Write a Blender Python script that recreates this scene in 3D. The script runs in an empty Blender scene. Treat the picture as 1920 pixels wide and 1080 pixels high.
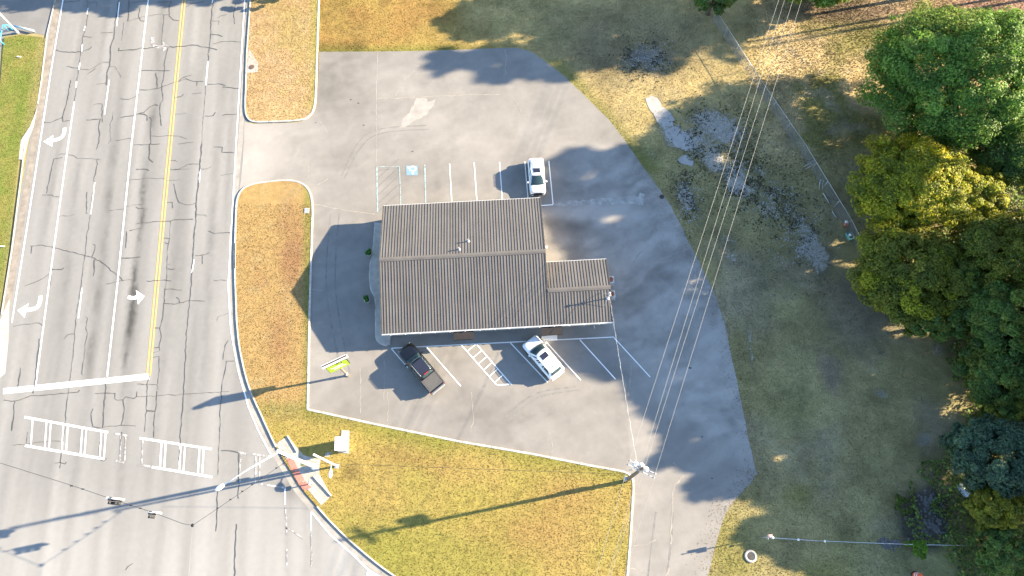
import bpy, bmesh, math, random
import numpy as np
from mathutils import Vector, Matrix
from mathutils.geometry import delaunay_2d_cdt

random.seed(7)
RNG = np.random.default_rng(11)
C = bpy.context.scene.collection
sc = bpy.context.scene

# ------------------------------------------------------------------ camera
FPX, HCAM = 1350.0, 74.0                      # focal length in photo pixels, drone height in metres
_d = np.array([978.0 - 960, -(1045.0 - 540), -FPX]); _up = -_d / np.linalg.norm(_d)
_y = np.array([0, 1.0, 0]) - _up[1] * _up; _y /= np.linalg.norm(_y)
_x = np.cross(_y, _up)
ROT = np.stack([_x, _y, _up])                 # camera axes -> world axes

def at(px, py, z=0.0):
    """survey: the world point at height z seen at photo pixel px, py"""
    w = ROT @ np.array([px - 960.0, -(py - 540.0), -FPX])
    t = (z - HCAM) / w[2]
    return Vector((w[0] * t, w[1] * t, z))

def proj(X, Y):
    p = np.stack([X, Y, np.full_like(X, -HCAM)]); c = ROT.T @ p
    return 960 + FPX * c[0] / -c[2], 540 - FPX * c[1] / -c[2]

cam_d = bpy.data.cameras.new('camera'); cam = bpy.data.objects.new('camera', cam_d); C.objects.link(cam)
cam_d.sensor_width = 36.0; cam_d.lens = FPX / 1920 * 36; cam_d.clip_start = 0.5; cam_d.clip_end = 12000
M = Matrix([[*ROT[0], 0], [*ROT[1], 0], [*ROT[2], HCAM], [0, 0, 0, 1]]); cam.matrix_world = M
sc.camera = cam

# ------------------------------------------------------------------ light
SUN_EL, SUN_AZ = math.radians(21.3), math.radians(11.5)     # azimuth from +X, counter-clockwise
sun_vec = Vector((math.cos(SUN_EL) * math.cos(SUN_AZ), math.cos(SUN_EL) * math.sin(SUN_AZ), math.sin(SUN_EL)))
sd = bpy.data.lights.new('sun', 'SUN'); sd.energy = 4.4; sd.angle = math.radians(0.65); sd.color = (1.0, 0.85, 0.625)
so = bpy.data.objects.new('sun', sd); C.objects.link(so)
so.rotation_euler = sun_vec.to_track_quat('Z', 'Y').to_euler(); so.location = (80, 20, 60)
wd = bpy.data.worlds.new('World'); sc.world = wd; wd.use_nodes = True
nt = wd.node_tree; bg = nt.nodes['Background']
sky = nt.nodes.new('ShaderNodeTexSky'); sky.sky_type = 'NISHITA'; sky.sun_disc = False
sky.sun_elevation = SUN_EL; sky.sun_rotation = math.pi / 2 - SUN_AZ
sky.air_density = 1.0; sky.dust_density = 0.4; sky.ozone_density = 2.4
nt.links.new(sky.outputs[0], bg.inputs[0]); bg.inputs[1].default_value = 0.088
sc.view_settings.view_transform = 'Standard'; sc.view_settings.look = 'None'
sc.view_settings.gamma = 1.0; sc.view_settings.use_curve_mapping = False
sc.view_settings.exposure = 2.55
sc.cycles.use_denoising = True

# ------------------------------------------------------------------ numpy noise
def vnoise(x, y, seed=0):
    xi = np.floor(x).astype(np.int64); yi = np.floor(y).astype(np.int64)
    fx = x - xi; fy = y - yi; fx = fx * fx * (3 - 2 * fx); fy = fy * fy * (3 - 2 * fy)
    def h(a, b):
        n = (a * 374761393 + b * 668265263 + seed * 982451653) & 0x7fffffff
        n = ((n ^ (n >> 13)) * 1274126177) & 0x7fffffff
        return ((n ^ (n >> 16)) & 0xffff) / 65535.0
    return (h(xi, yi) * (1 - fx) + h(xi + 1, yi) * fx) * (1 - fy) + (h(xi, yi + 1) * (1 - fx) + h(xi + 1, yi + 1) * fx) * fy

def fbm(x, y, scale, seed=0, octv=4):
    s = 0; a = 0.5; f = 1.0 / scale; t = 0
    for o in range(octv):
        s = s + a * vnoise(x * f, y * f, seed + o * 17); t += a; a *= 0.5; f *= 2.03
    return s / t

def blob(P, Q, cx, cy, rx, ry=None, rot=0.0, p=2.0):
    ry = ry or rx; c, s = math.cos(math.radians(rot)), math.sin(math.radians(rot))
    dx, dy = P - cx, Q - cy; u = (dx * c + dy * s) / rx; v = (-dx * s + dy * c) / ry
    return np.exp(-(u * u + v * v) ** (p / 2))

def mixc(a, b, t):
    return a * (1 - t[:, None]) + np.array(b)[None] * t[:, None]

def const(c, n):
    return np.tile(np.array(c, float), (n, 1))

# ------------------------------------------------------------------ materials
def new_mat(name, rough=0.8, metal=0.0, spec=0.3):
    m = bpy.data.materials.new(name); m.use_nodes = True
    b = m.node_tree.nodes['Principled BSDF']
    b.inputs['Roughness'].default_value = rough; b.inputs['Metallic'].default_value = metal
    b.inputs['Specular IOR Level'].default_value = spec
    return m, m.node_tree, b

def nd(t, typ, **kw):
    n = t.nodes.new(typ)
    for k, v in kw.items():
        if k in n.inputs: n.inputs[k].default_value = v
        else: setattr(n, k, v)
    return n

def noise_tex(t, vec, scale, detail=4, rough=0.55, dim='3D'):
    n = nd(t, 'ShaderNodeTexNoise'); n.noise_dimensions = dim
    n.inputs['Scale'].default_value = scale; n.inputs['Detail'].default_value = detail; n.inputs['Roughness'].default_value = rough
    t.links.new(vec, n.inputs['Vector']); return n.outputs['Fac']

def maprange(t, val, a, b, c, d):
    n = nd(t, 'ShaderNodeMapRange'); n.inputs[1].default_value = a; n.inputs[2].default_value = b
    n.inputs[3].default_value = c; n.inputs[4].default_value = d; t.links.new(val, n.inputs[0]); return n.outputs[0]

def mul(t, a, b):
    n = nd(t, 'ShaderNodeMath', operation='MULTIPLY')
    for i, v in enumerate((a, b)):
        if isinstance(v, (int, float)): n.inputs[i].default_value = v
        else: t.links.new(v, n.inputs[i])
    return n.outputs[0]

def scale_col(t, col, fac):
    n = nd(t, 'ShaderNodeVectorMath', operation='SCALE')
    t.links.new(col, n.inputs[0]); t.links.new(fac, n.inputs['Scale']); return n.outputs[0]

def mix_col(t, fac, a, b):
    n = nd(t, 'ShaderNodeMix', data_type='RGBA')
    for i, v in ((6, a), (7, b)):
        if isinstance(v, tuple): n.inputs[i].default_value = (*v[:3], 1)
        else: t.links.new(v, n.inputs[i])
    t.links.new(fac, n.inputs[0]); return n.outputs[2]

def coords(t):
    return nd(t, 'ShaderNodeTexCoord').outputs['Object']

def bump(t, b, h, strength, dist):
    n = nd(t, 'ShaderNodeBump'); n.inputs['Strength'].default_value = strength; n.inputs['Distance'].default_value = dist
    t.links.new(h, n.inputs['Height']); t.links.new(n.outputs[0], b.inputs['Normal'])

def simple(name, col, rough=0.6, metal=0.0, spec=0.4, var=0.12, scale=3.0):
    m, t, b = new_mat(name, rough, metal, spec)
    co = coords(t); f = maprange(t, noise_tex(t, co, scale, 5), 0.25, 0.75, 1 - var, 1 + var)
    rgb = nd(t, 'ShaderNodeRGB'); rgb.outputs[0].default_value = (*col, 1)
    t.links.new(scale_col(t, rgb.outputs[0], f), b.inputs['Base Color'])
    return m

def painted(name, col, worn=0.25, under=(0.2, 0.19, 0.18), scale=4.0):
    """road paint, worn through in specks"""
    m, t, b = new_mat(name, 0.7, 0, 0.3)
    co = coords(t); w = noise_tex(t, co, scale, 8, 0.7); fac = maprange(t, w, worn, worn + 0.13, 1, 0)
    big = maprange(t, noise_tex(t, co, 0.35, 3), 0.3, 0.7, 0.86, 1.05)
    rgb = nd(t, 'ShaderNodeRGB'); rgb.outputs[0].default_value = (*col, 1)
    t.links.new(mix_col(t, fac, scale_col(t, rgb.outputs[0], big), under), b.inputs['Base Color'])
    return m

def vcol_ground(name, fine, lo, hi, bumpd=0.02, rough=0.9, speck=None, stretch=None):
    """ground cover: albedo in the 'cover' attribute, broken up by fine noise and relief"""
    m, t, b = new_mat(name, rough, 0, 0.15)
    a = nd(t, 'ShaderNodeAttribute', attribute_name='cover')
    co = coords(t)
    if stretch:
        mp = nd(t, 'ShaderNodeMapping'); mp.inputs['Scale'].default_value = stretch; t.links.new(co, mp.inputs[0]); v2 = mp.outputs[0]
    else: v2 = co
    n1 = noise_tex(t, v2, fine, 6, 0.65); n2 = noise_tex(t, co, fine * 0.13, 4, 0.6)
    f = mul(t, maprange(t, n1, 0.28, 0.72, lo, hi), maprange(t, n2, 0.3, 0.7, lo ** .45, hi ** .45))
    col = scale_col(t, a.outputs['Color'], f)
    if speck:
        sn = noise_tex(t, co, speck[0], 3, 0.6); col = mix_col(t, maprange(t, sn, speck[1], speck[1] + 0.06, 0, speck[2]), col, speck[3])
    t.links.new(col, b.inputs['Base Color']); bump(t, b, n1, 0.8, bumpd)
    return m

def gravel_ground(name):
    m = vcol_ground(name, 9.0, 0.72, 1.5, 0.04); t = m.node_tree; b = t.nodes['Principled BSDF']
    src = b.inputs['Base Color'].links[0].from_socket; co = coords(t)
    a = nd(t, 'ShaderNodeAttribute', attribute_name='gravel')
    n1 = noise_tex(t, co, 1.7, 7, 0.8); ad = nd(t, 'ShaderNodeMath', operation='ADD'); t.links.new(n1, ad.inputs[0]); t.links.new(a.outputs['Fac'], ad.inputs[1])
    f = maprange(t, ad.outputs[0], 0.85, 0.96, 0, 1)
    grit = maprange(t, noise_tex(t, co, 9.0, 4, 0.7), 0.3, 0.7, 0.55, 1.3)
    rgb = nd(t, 'ShaderNodeRGB'); rgb.outputs[0].default_value = (0.36, 0.325, 0.27, 1)
    dk = nd(t, 'ShaderNodeRGB'); dk.outputs[0].default_value = (0.11, 0.10, 0.065, 1)
    fd = maprange(t, a.outputs['Fac'], 0.12, 0.42, 0, 0.55)
    c1 = mix_col(t, fd, src, scale_col(t, dk.outputs[0], grit))
    t.links.new(mix_col(t, f, c1, scale_col(t, rgb.outputs[0], grit)), b.inputs['Base Color']); return m
m_ground = gravel_ground('rough_ground')
m_grass = vcol_ground('mown_grass', 11.0, 0.72, 1.42, 0.03)
m_asphalt = vcol_ground('weathered_asphalt', 14.0, 0.93, 1.07, 0.003, 0.92, speck=(2.6, 0.70, 0.3, (0.13, 0.125, 0.12)))
m_concrete = simple('pale_concrete', (0.36, 0.33, 0.29), 0.9, 0, 0.2, 0.2, 1.5)
m_curb = simple('whitish_curb', (0.40, 0.375, 0.335), 0.85, 0, 0.2, 0.38, 1.6)
m_gutter = simple('gutter_concrete', (0.27, 0.25, 0.22), 0.9, 0, 0.2, 0.25, 0.9)
m_white = painted('white_road_paint', (0.80, 0.79, 0.76), 0.27)
m_faint = painted('faded_white_paint', (0.5, 0.48, 0.455), 0.47, scale=2.5)
m_yellow = painted('yellow_road_paint', (0.60, 0.40, 0.11), 0.27)
m_teal = painted('faded_teal_paint', (0.30, 0.40, 0.39), 0.40, scale=3)
m_blue = painted('blue_road_paint', (0.17, 0.27, 0.33), 0.30)
m_hatch = painted('dull_hatch_paint', (0.155, 0.165, 0.16), 0.40, scale=3)
m_seal = simple('crack_sealant', (0.075, 0.073, 0.07), 0.75, 0, 0.3, 0.25, 2)
m_dust = simple('pale_crack_dust', (0.265, 0.24, 0.205), 0.95, 0, 0.1, 0.25, 2)
m_red = simple('red_tactile_paving', (0.46, 0.17, 0.135), 0.85, 0, 0.2, 0.15, 3)
m_wall = simple('cream_stucco', (0.50, 0.46, 0.40), 0.85, 0, 0.2, 0.08, 1)
m_seam = simple('roof_seam_metal', (0.084, 0.076, 0.068), 0.5, 0.0, 0.4, 0.1, 1)
m_trim = simple('white_trim', (0.46, 0.46, 0.455), 0.5, 0, 0.4, 0.06, 2)
m_dark = simple('dark_brown_canvas', (0.026, 0.023, 0.023), 0.8, 0, 0.2, 0.15, 3)
m_galv = simple('galvanised_steel', (0.42, 0.43, 0.44), 0.5, 0.5, 0.5, 0.15, 2)
m_gwhite = simple('white_painted_steel', (0.72, 0.70, 0.66), 0.45, 0, 0.4, 0.08, 2)
m_wood = simple('weathered_pole_wood', (0.20, 0.155, 0.115), 0.9, 0, 0.1, 0.3, 2.5)
m_wire = simple('bare_aluminium_wire', (0.22, 0.215, 0.20), 0.55, 0.1, 0.5, 0.06, 2)
m_cable = simple('black_cable', (0.035, 0.035, 0.035), 0.6, 0, 0.3, 0.1, 2)
m_black = simple('black_plastic', (0.018, 0.018, 0.02), 0.5, 0, 0.4, 0.1, 2)
m_tyre = simple('tyre_rubber', (0.02, 0.02, 0.02), 0.85, 0, 0.2, 0.2, 6)
m_alloy = simple('alloy_rim', (0.45, 0.45, 0.46), 0.35, 0.7, 0.5, 0.05, 6)
m_lens_red = simple('red_lamp_lens', (0.42, 0.02, 0.02), 0.2, 0, 0.5, 0.05, 6)
m_lens_clear = simple('clear_lamp_lens', (0.62, 0.63, 0.64), 0.15, 0.1, 0.6, 0.05, 6)
m_bluepipe = simple('blue_painted_pipe', (0.06, 0.36, 0.58), 0.45, 0, 0.4, 0.1, 3)
m_lime = simple('lime_sign_face', (0.27, 0.40, 0.012), 0.4, 0, 0.4, 0.05, 2)
m_bark = simple('tree_bark', (0.10, 0.078, 0.058), 0.95, 0, 0.1, 0.4, 3)
m_rust = simple('rusty_fan_grille', (0.30, 0.115, 0.07), 0.8, 0.2, 0.3, 0.3, 6)
m_iron = simple('cast_iron', (0.075, 0.068, 0.065), 0.7, 0.4, 0.4, 0.25, 6)
m_ironred = simple('brown_iron_cover', (0.17, 0.115, 0.095), 0.8, 0.2, 0.3, 0.25, 6)
m_yellowp = simple('yellow_plastic', (0.72, 0.52, 0.16), 0.5, 0, 0.4, 0.06, 3)
m_orange = simple('orange_plastic', (0.75, 0.10, 0.03), 0.5, 0, 0.4, 0.06, 3)
m_pink = simple('pink_tape', (0.70, 0.28, 0.25), 0.6, 0, 0.3, 0.1, 3)
m_pvc = simple('white_plastic_pipe', (0.62, 0.64, 0.66), 0.5, 0, 0.4, 0.08, 3)
m_stone = simple('pale_stone', (0.29, 0.28, 0.265), 0.9, 0, 0.2, 0.35, 1.6)
m_greywater = simple('dark_creek_mud', (0.045, 0.044, 0.048), 0.35, 0, 0.5, 0.3, 1.5)
m_tealbin = simple('teal_plastic', (0.10, 0.26, 0.25), 0.5, 0, 0.4, 0.1, 3)

def roof_material():
    m, t, b = new_mat('brown_metal_roof', 0.55, 0.0, 0.4)
    co = coords(t)
    mp = nd(t, 'ShaderNodeMapping'); mp.inputs['Scale'].default_value = (2.4, 0.12, 0.12); t.links.new(co, mp.inputs[0])
    a = maprange(t, noise_tex(t, mp.outputs[0], 1.0, 3), 0.3, 0.7, 0.86, 1.14)
    c2 = maprange(t, noise_tex(t, co, 0.5, 5), 0.3, 0.7, 0.9, 1.1)
    rgb = nd(t, 'ShaderNodeRGB'); rgb.outputs[0].default_value = (0.124, 0.112, 0.100, 1)
    t.links.new(scale_col(t, rgb.outputs[0], mul(t, a, c2)), b.inputs['Base Color'])
    return m
m_roof = roof_material()

def car_paint(name, col, flake=0.0, rough=0.25):
    m, t, b = new_mat(name, rough, flake, 0.5)
    b.inputs['Coat Weight'].default_value = 0.6; b.inputs['Coat Roughness'].default_value = 0.06
    co = coords(t); f = maprange(t, noise_tex(t, co, 1.2, 5), 0.3, 0.7, 0.93, 1.05)
    rgb = nd(t, 'ShaderNodeRGB'); rgb.outputs[0].default_value = (*col, 1)
    t.links.new(scale_col(t, rgb.outputs[0], f), b.inputs['Base Color'])
    return m
m_cwhite = car_paint('white_car_paint', (0.74, 0.74, 0.73)); m_cblack = car_paint('black_car_paint', (0.0045, 0.0045, 0.0055), 0.0, 0.2)
m_glass = simple('tinted_glass', (0.028, 0.05, 0.055), 0.08, 0, 0.6, 0.05, 2)
m_roofglass = simple('dark_roof_glass', (0.02, 0.022, 0.035), 0.12, 0, 0.6, 0.05, 2)
m_tonneau = simple('grey_bed_cover', (0.085, 0.08, 0.076), 0.7, 0, 0.3, 0.08, 2)

def leaf_mat(name, trans=0.35):
    m, t, b = new_mat(name, 0.55, 0, 0.25)
    a = nd(t, 'ShaderNodeAttribute', attribute_name='cover')
    t.links.new(a.outputs['Color'], b.inputs['Base Color'])
    tr = nd(t, 'ShaderNodeBsdfTranslucent'); t.links.new(a.outputs['Color'], tr.inputs[0])
    mx = nd(t, 'ShaderNodeMixShader'); mx.inputs[0].default_value = trans
    out = t.nodes['Material Output']
    t.links.new(b.outputs[0], mx.inputs[1]); t.links.new(tr.outputs[0], mx.inputs[2]); t.links.new(mx.outputs[0], out.inputs[0])
    return m
m_leaf = leaf_mat('tree_leaves', 0.45); m_blade = leaf_mat('grass_blades', 0.2)

# ------------------------------------------------------------------ object helpers
def put(o, parent=None):
    C.objects.link(o)
    if parent is not None: o.parent = parent
    return o

def tag(o, label=None, cat=None, group=None, kind=None):
    if label: o['label'] = label
    if cat: o['category'] = cat
    if group: o['group'] = group
    if kind: o['kind'] = kind
    return o

def thing(name, label, cat, loc=(0, 0, 0), rz=0.0, group=None):
    o = bpy.data.objects.new(name, None); o.empty_display_size = 0.3; C.objects.link(o)
    o.location = loc; o.rotation_euler = (0, 0, rz); return tag(o, label, cat, group)

def obj(name, bm, mat, parent=None, smooth=False):
    me = bpy.data.meshes.new(name); bm.normal_update(); bm.to_mesh(me); bm.free()
    me.materials.append(mat)
    if smooth: me.polygons.foreach_set('use_smooth', [True] * len(me.polygons))
    return put(bpy.data.objects.new(name, me), parent)

def copy_tree(o, parent=None):
    c = o.copy(); C.objects.link(c); c.parent = parent
    for ch in o.children: copy_tree(ch, c)
    return c

def arrays(name, V, Fc, mat, cover=None, parent=None):
    """V (n,3), Fc (m,k) equal-sized faces, cover (n,3) albedo per vertex"""
    me = bpy.data.meshes.new(name); k = Fc.shape[1]
    me.vertices.add(len(V)); me.vertices.foreach_set('co', V.astype(np.float32).ravel())
    me.loops.add(Fc.size); me.loops.foreach_set('vertex_index', Fc.astype(np.int32).ravel())
    me.polygons.add(len(Fc)); me.polygons.foreach_set('loop_start', np.arange(0, Fc.size, k, dtype=np.int32))
    if cover is not None:
        at_ = me.attributes.new('cover', 'FLOAT_COLOR', 'POINT')
        at_.data.foreach_set('color', np.concatenate([cover, np.ones((len(cover), 1))], 1).astype(np.float32).ravel())
    me.update(calc_edges=True); me.validate(); me.materials.append(mat)
    return put(bpy.data.objects.new(name, me), parent)

def inside(poly, X, Y):
    r = np.zeros(X.shape, bool); n = len(poly); j = n - 1
    for i in range(n):
        xi, yi = poly[i][0], poly[i][1]; xj, yj = poly[j][0], poly[j][1]
        c = ((yi > Y) != (yj > Y)) & (X < (xj - xi) * (Y - yi) / (yj - yi + 1e-12) + xi); r ^= c; j = i
    return r

def smooth_line(pts, n=6, closed=False):
    """Catmull-Rom through the points"""
    P = [np.array(p[:2], float) for p in pts]; out = []; N = len(P)
    for i in range(N if closed else N - 1):
        p0, p1, p2, p3 = (P[(i - 1) % N], P[i], P[(i + 1) % N], P[(i + 2) % N]) if closed else (P[max(i - 1, 0)], P[i], P[i + 1], P[min(i + 2, N - 1)])
        for k in range(n):
            t = k / n
            out.append(0.5 * ((2 * p1) + (-p0 + p2) * t + (2 * p0 - 5 * p1 + 4 * p2 - p3) * t * t + (-p0 + 3 * p1 - 3 * p2 + p3) * t ** 3))
    if not closed: out.append(P[-1])
    return [tuple(p) for p in out]

def G(*pts):
    """ground points from photo pixels"""
    return [tuple(at(*p)[:2]) for p in pts]

def sheet(name, poly, z, mat, step=None, cover=None, parent=None, kind=None, box=None, skirt=0.0):
    verts = [Vector(p[:2]) for p in poly]; n = len(verts)
    edges = [(i, (i + 1) % n) for i in range(n)]
    if step:
        A = np.array([p[:2] for p in poly]); lo, hi = A.min(0), A.max(0)
        if box: lo = np.maximum(lo, box[:2]); hi = np.minimum(hi, box[2:])
        gx, gy = np.meshgrid(np.arange(lo[0], hi[0], step), np.arange(lo[1], hi[1], step))
        gx = (gx + RNG.uniform(-.3, .3, gx.shape) * step).ravel(); gy = (gy + RNG.uniform(-.3, .3, gy.shape) * step).ravel()
        k = inside(poly, gx, gy)
        verts += [Vector((a, b)) for a, b in zip(gx[k], gy[k])]
    v, e, f, *_ = delaunay_2d_cdt(verts, edges, [], 1, 1e-4)
    V = np.array([(p.x, p.y, z) for p in v]); T = np.array([t for t in f if len(t) == 3])
    a, b, c = V[T[:, 0]], V[T[:, 1]], V[T[:, 2]]
    cr = (b[:, 0] - a[:, 0]) * (c[:, 1] - a[:, 1]) - (b[:, 1] - a[:, 1]) * (c[:, 0] - a[:, 0])
    T[cr < 0] = T[cr < 0][:, ::-1]
    cov = cover(V[:, 0], V[:, 1]) if cover else None
    o = arrays(name, V, T, mat, cov, parent)
    if kind: o['kind'] = kind
    return o

def offset_line(pts, d):
    """shift an open polyline sideways by d (left of travel is positive)"""
    P = np.array([p[:2] for p in pts]); T = np.gradient(P, axis=0); T /= np.linalg.norm(T, axis=1)[:, None] + 1e-9
    return P + np.stack([-T[:, 1], T[:, 0]], 1) * d

def strip_bm(bm, pts, w, z, jitter=0.0):
    P = np.array([p[:2] for p in pts]); a = offset_line(P, w / 2); b = offset_line(P, -w / 2)
    if jitter:
        k = 1 + RNG.uniform(-jitter, jitter, (len(P), 1)); a = P + (a - P) * k; b = P + (b - P) * k
    va = [bm.verts.new((*p, z)) for p in a]; vb = [bm.verts.new((*p, z)) for p in b]
    for i in range(len(P) - 1): bm.faces.new((vb[i], vb[i + 1], va[i + 1], va[i]))

def strip(name, pts, w, z, mat, parent=None, jitter=0.0):
    bm = bmesh.new(); strip_bm(bm, pts, w, z, jitter); return obj(name, bm, mat, parent)

def quad(name, pts, z, mat, parent=None):
    bm = bmesh.new(); vs = [bm.verts.new((p[0], p[1], z)) for p in pts]; f = bm.faces.new(vs)
    f.normal_update()
    if f.normal.z < 0: f.normal_flip()
    return obj(name, bm, mat, parent)

def kerb(name, pts, w, h, mat, z0=0.0):
    """solid kerb: rounded top edge, real height, along a polyline (centre line)"""
    bm = bmesh.new(); P = np.array([p[:2] for p in pts]); rows = []
    for d, z in ((-w / 2, z0), (-w / 2, h - .03), (-w / 2 + .03, h), (w / 2 - .03, h), (w / 2, h - .03), (w / 2, z0)):
        rows.append([bm.verts.new((*q, z)) for q in offset_line(P, d)])
    for r in range(5):
        for i in range(len(P) - 1): bm.faces.new((rows[r][i], rows[r][i + 1], rows[r + 1][i + 1], rows[r + 1][i]))
    for e in (0, -1): bm.faces.new([r[e] for r in rows])
    bmesh.ops.recalc_face_normals(bm, faces=bm.faces); o = obj(name, bm, mat)
    jb = bmesh.new(); T = np.diff(P, axis=0); L = np.concatenate([[0], np.cumsum(np.linalg.norm(T, axis=1))]); s_ = 1.5
    while s_ < L[-1]:
        i = min(int(np.searchsorted(L, s_)) - 1, len(T) - 1); d = T[i] / np.linalg.norm(T[i]); c = P[i] + d * (s_ - L[i]); nn = np.array([-d[1], d[0]]) * (w / 2 + .004)
        q = [jb.verts.new((*v, zz)) for zz in (z0, h + .003) for v in (c - nn - d * .018, c + nn - d * .018, c + nn + d * .018, c - nn + d * .018)]
        for f in ((4, 5, 6, 7), (0, 1, 5, 4), (1, 2, 6, 5), (2, 3, 7, 6), (3, 0, 4, 7)): jb.faces.new([q[k] for k in f])
        s_ += 3.0
    if len(jb.verts): jo = obj('kerb_joint', jb, m_seal, o); jo['kind'] = 'stuff'
    else: jb.free()
    return o

def box(bm, x0, x1, y0, y1, z0, z1, M4=None, bev=0.0):
    vs = [bm.verts.new((x, y, z)) for x in (x0, x1) for y in (y0, y1) for z in (z0, z1)]
    fs = [bm.faces.new([vs[i] for i in q]) for q in ((0, 1, 3, 2), (4, 6, 7, 5), (0, 4, 5, 1), (2, 3, 7, 6), (0, 2, 6, 4), (1, 5, 7, 3))]
    if bev:
        es = list({e for f in fs for e in f.edges}); r = bmesh.ops.bevel(bm, geom=es, offset=bev, segments=2, affect='EDGES', profile=0.7)
        vs = list({v for v in r['verts']} | {v for v in vs if v.is_valid})
    if M4 is not None: bmesh.ops.transform(bm, matrix=M4, verts=[v for v in vs if v.is_valid])
    return bm

def tube(bm, pts, r, seg=8, caps=True):
    P = [Vector(p) for p in pts]; R = r if isinstance(r, (list, tuple)) else [r] * len(P); rings = []; a = None
    for i, p in enumerate(P):
        d = (P[min(i + 1, len(P) - 1)] - P[max(i - 1, 0)]).normalized()
        if a is None: a = d.orthogonal().normalized()
        a = (a - d * a.dot(d)).normalized(); b = d.cross(a)
        rings.append([bm.verts.new(p + (a * math.cos(2 * math.pi * k / seg) + b * math.sin(2 * math.pi * k / seg)) * R[i]) for k in range(seg)])
    for i in range(len(P) - 1):
        for k in range(seg): bm.faces.new((rings[i][k], rings[i][(k + 1) % seg], rings[i + 1][(k + 1) % seg], rings[i + 1][k]))
    if caps: bm.faces.new(rings[0][::-1]); bm.faces.new(rings[-1])
    return bm

def lathe(bm, prof, seg=20, ctr=(0, 0, 0)):
    rings = [[bm.verts.new((ctr[0] + r * math.cos(2 * math.pi * k / seg), ctr[1] + r * math.sin(2 * math.pi * k / seg), ctr[2] + z)) for k in range(seg)] for r, z in prof]
    for i in range(len(prof) - 1):
        for k in range(seg): bm.faces.new((rings[i][k], rings[i][(k + 1) % seg], rings[i + 1][(k + 1) % seg], rings[i + 1][k]))
    bm.faces.new(rings[0][::-1]); bm.faces.new(rings[-1]); return bm

def B(): return bmesh.new()
def tubo(name, pts, r, mat, parent=None, seg=8): return obj(name, tube(B(), pts, r, seg), mat, parent, True)
def boxo(name, x0, x1, y0, y1, z0, z1, mat, parent=None, M4=None, bev=0.0): return obj(name, box(B(), x0, x1, y0, y1, z0, z1, M4, bev), mat, parent)

def catenary(a, b, sag, n=24):
    a, b = Vector(a), Vector(b); return [a.lerp(b, k / n) - Vector((0, 0, 4 * sag * (k / n) * (1 - k / n))) for k in range(n + 1)]

# ------------------------------------------------------------------ the setting
# road frame: n across (to the right of travel up the picture), v along
RO = at(279, 700); RD = Vector((-0.0894, 0.996, 0)); RN = Vector((0.996, 0.0894, 0))
def road(n, v): p = RO + RN * n + RD * v; return (p.x, p.y)

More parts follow.
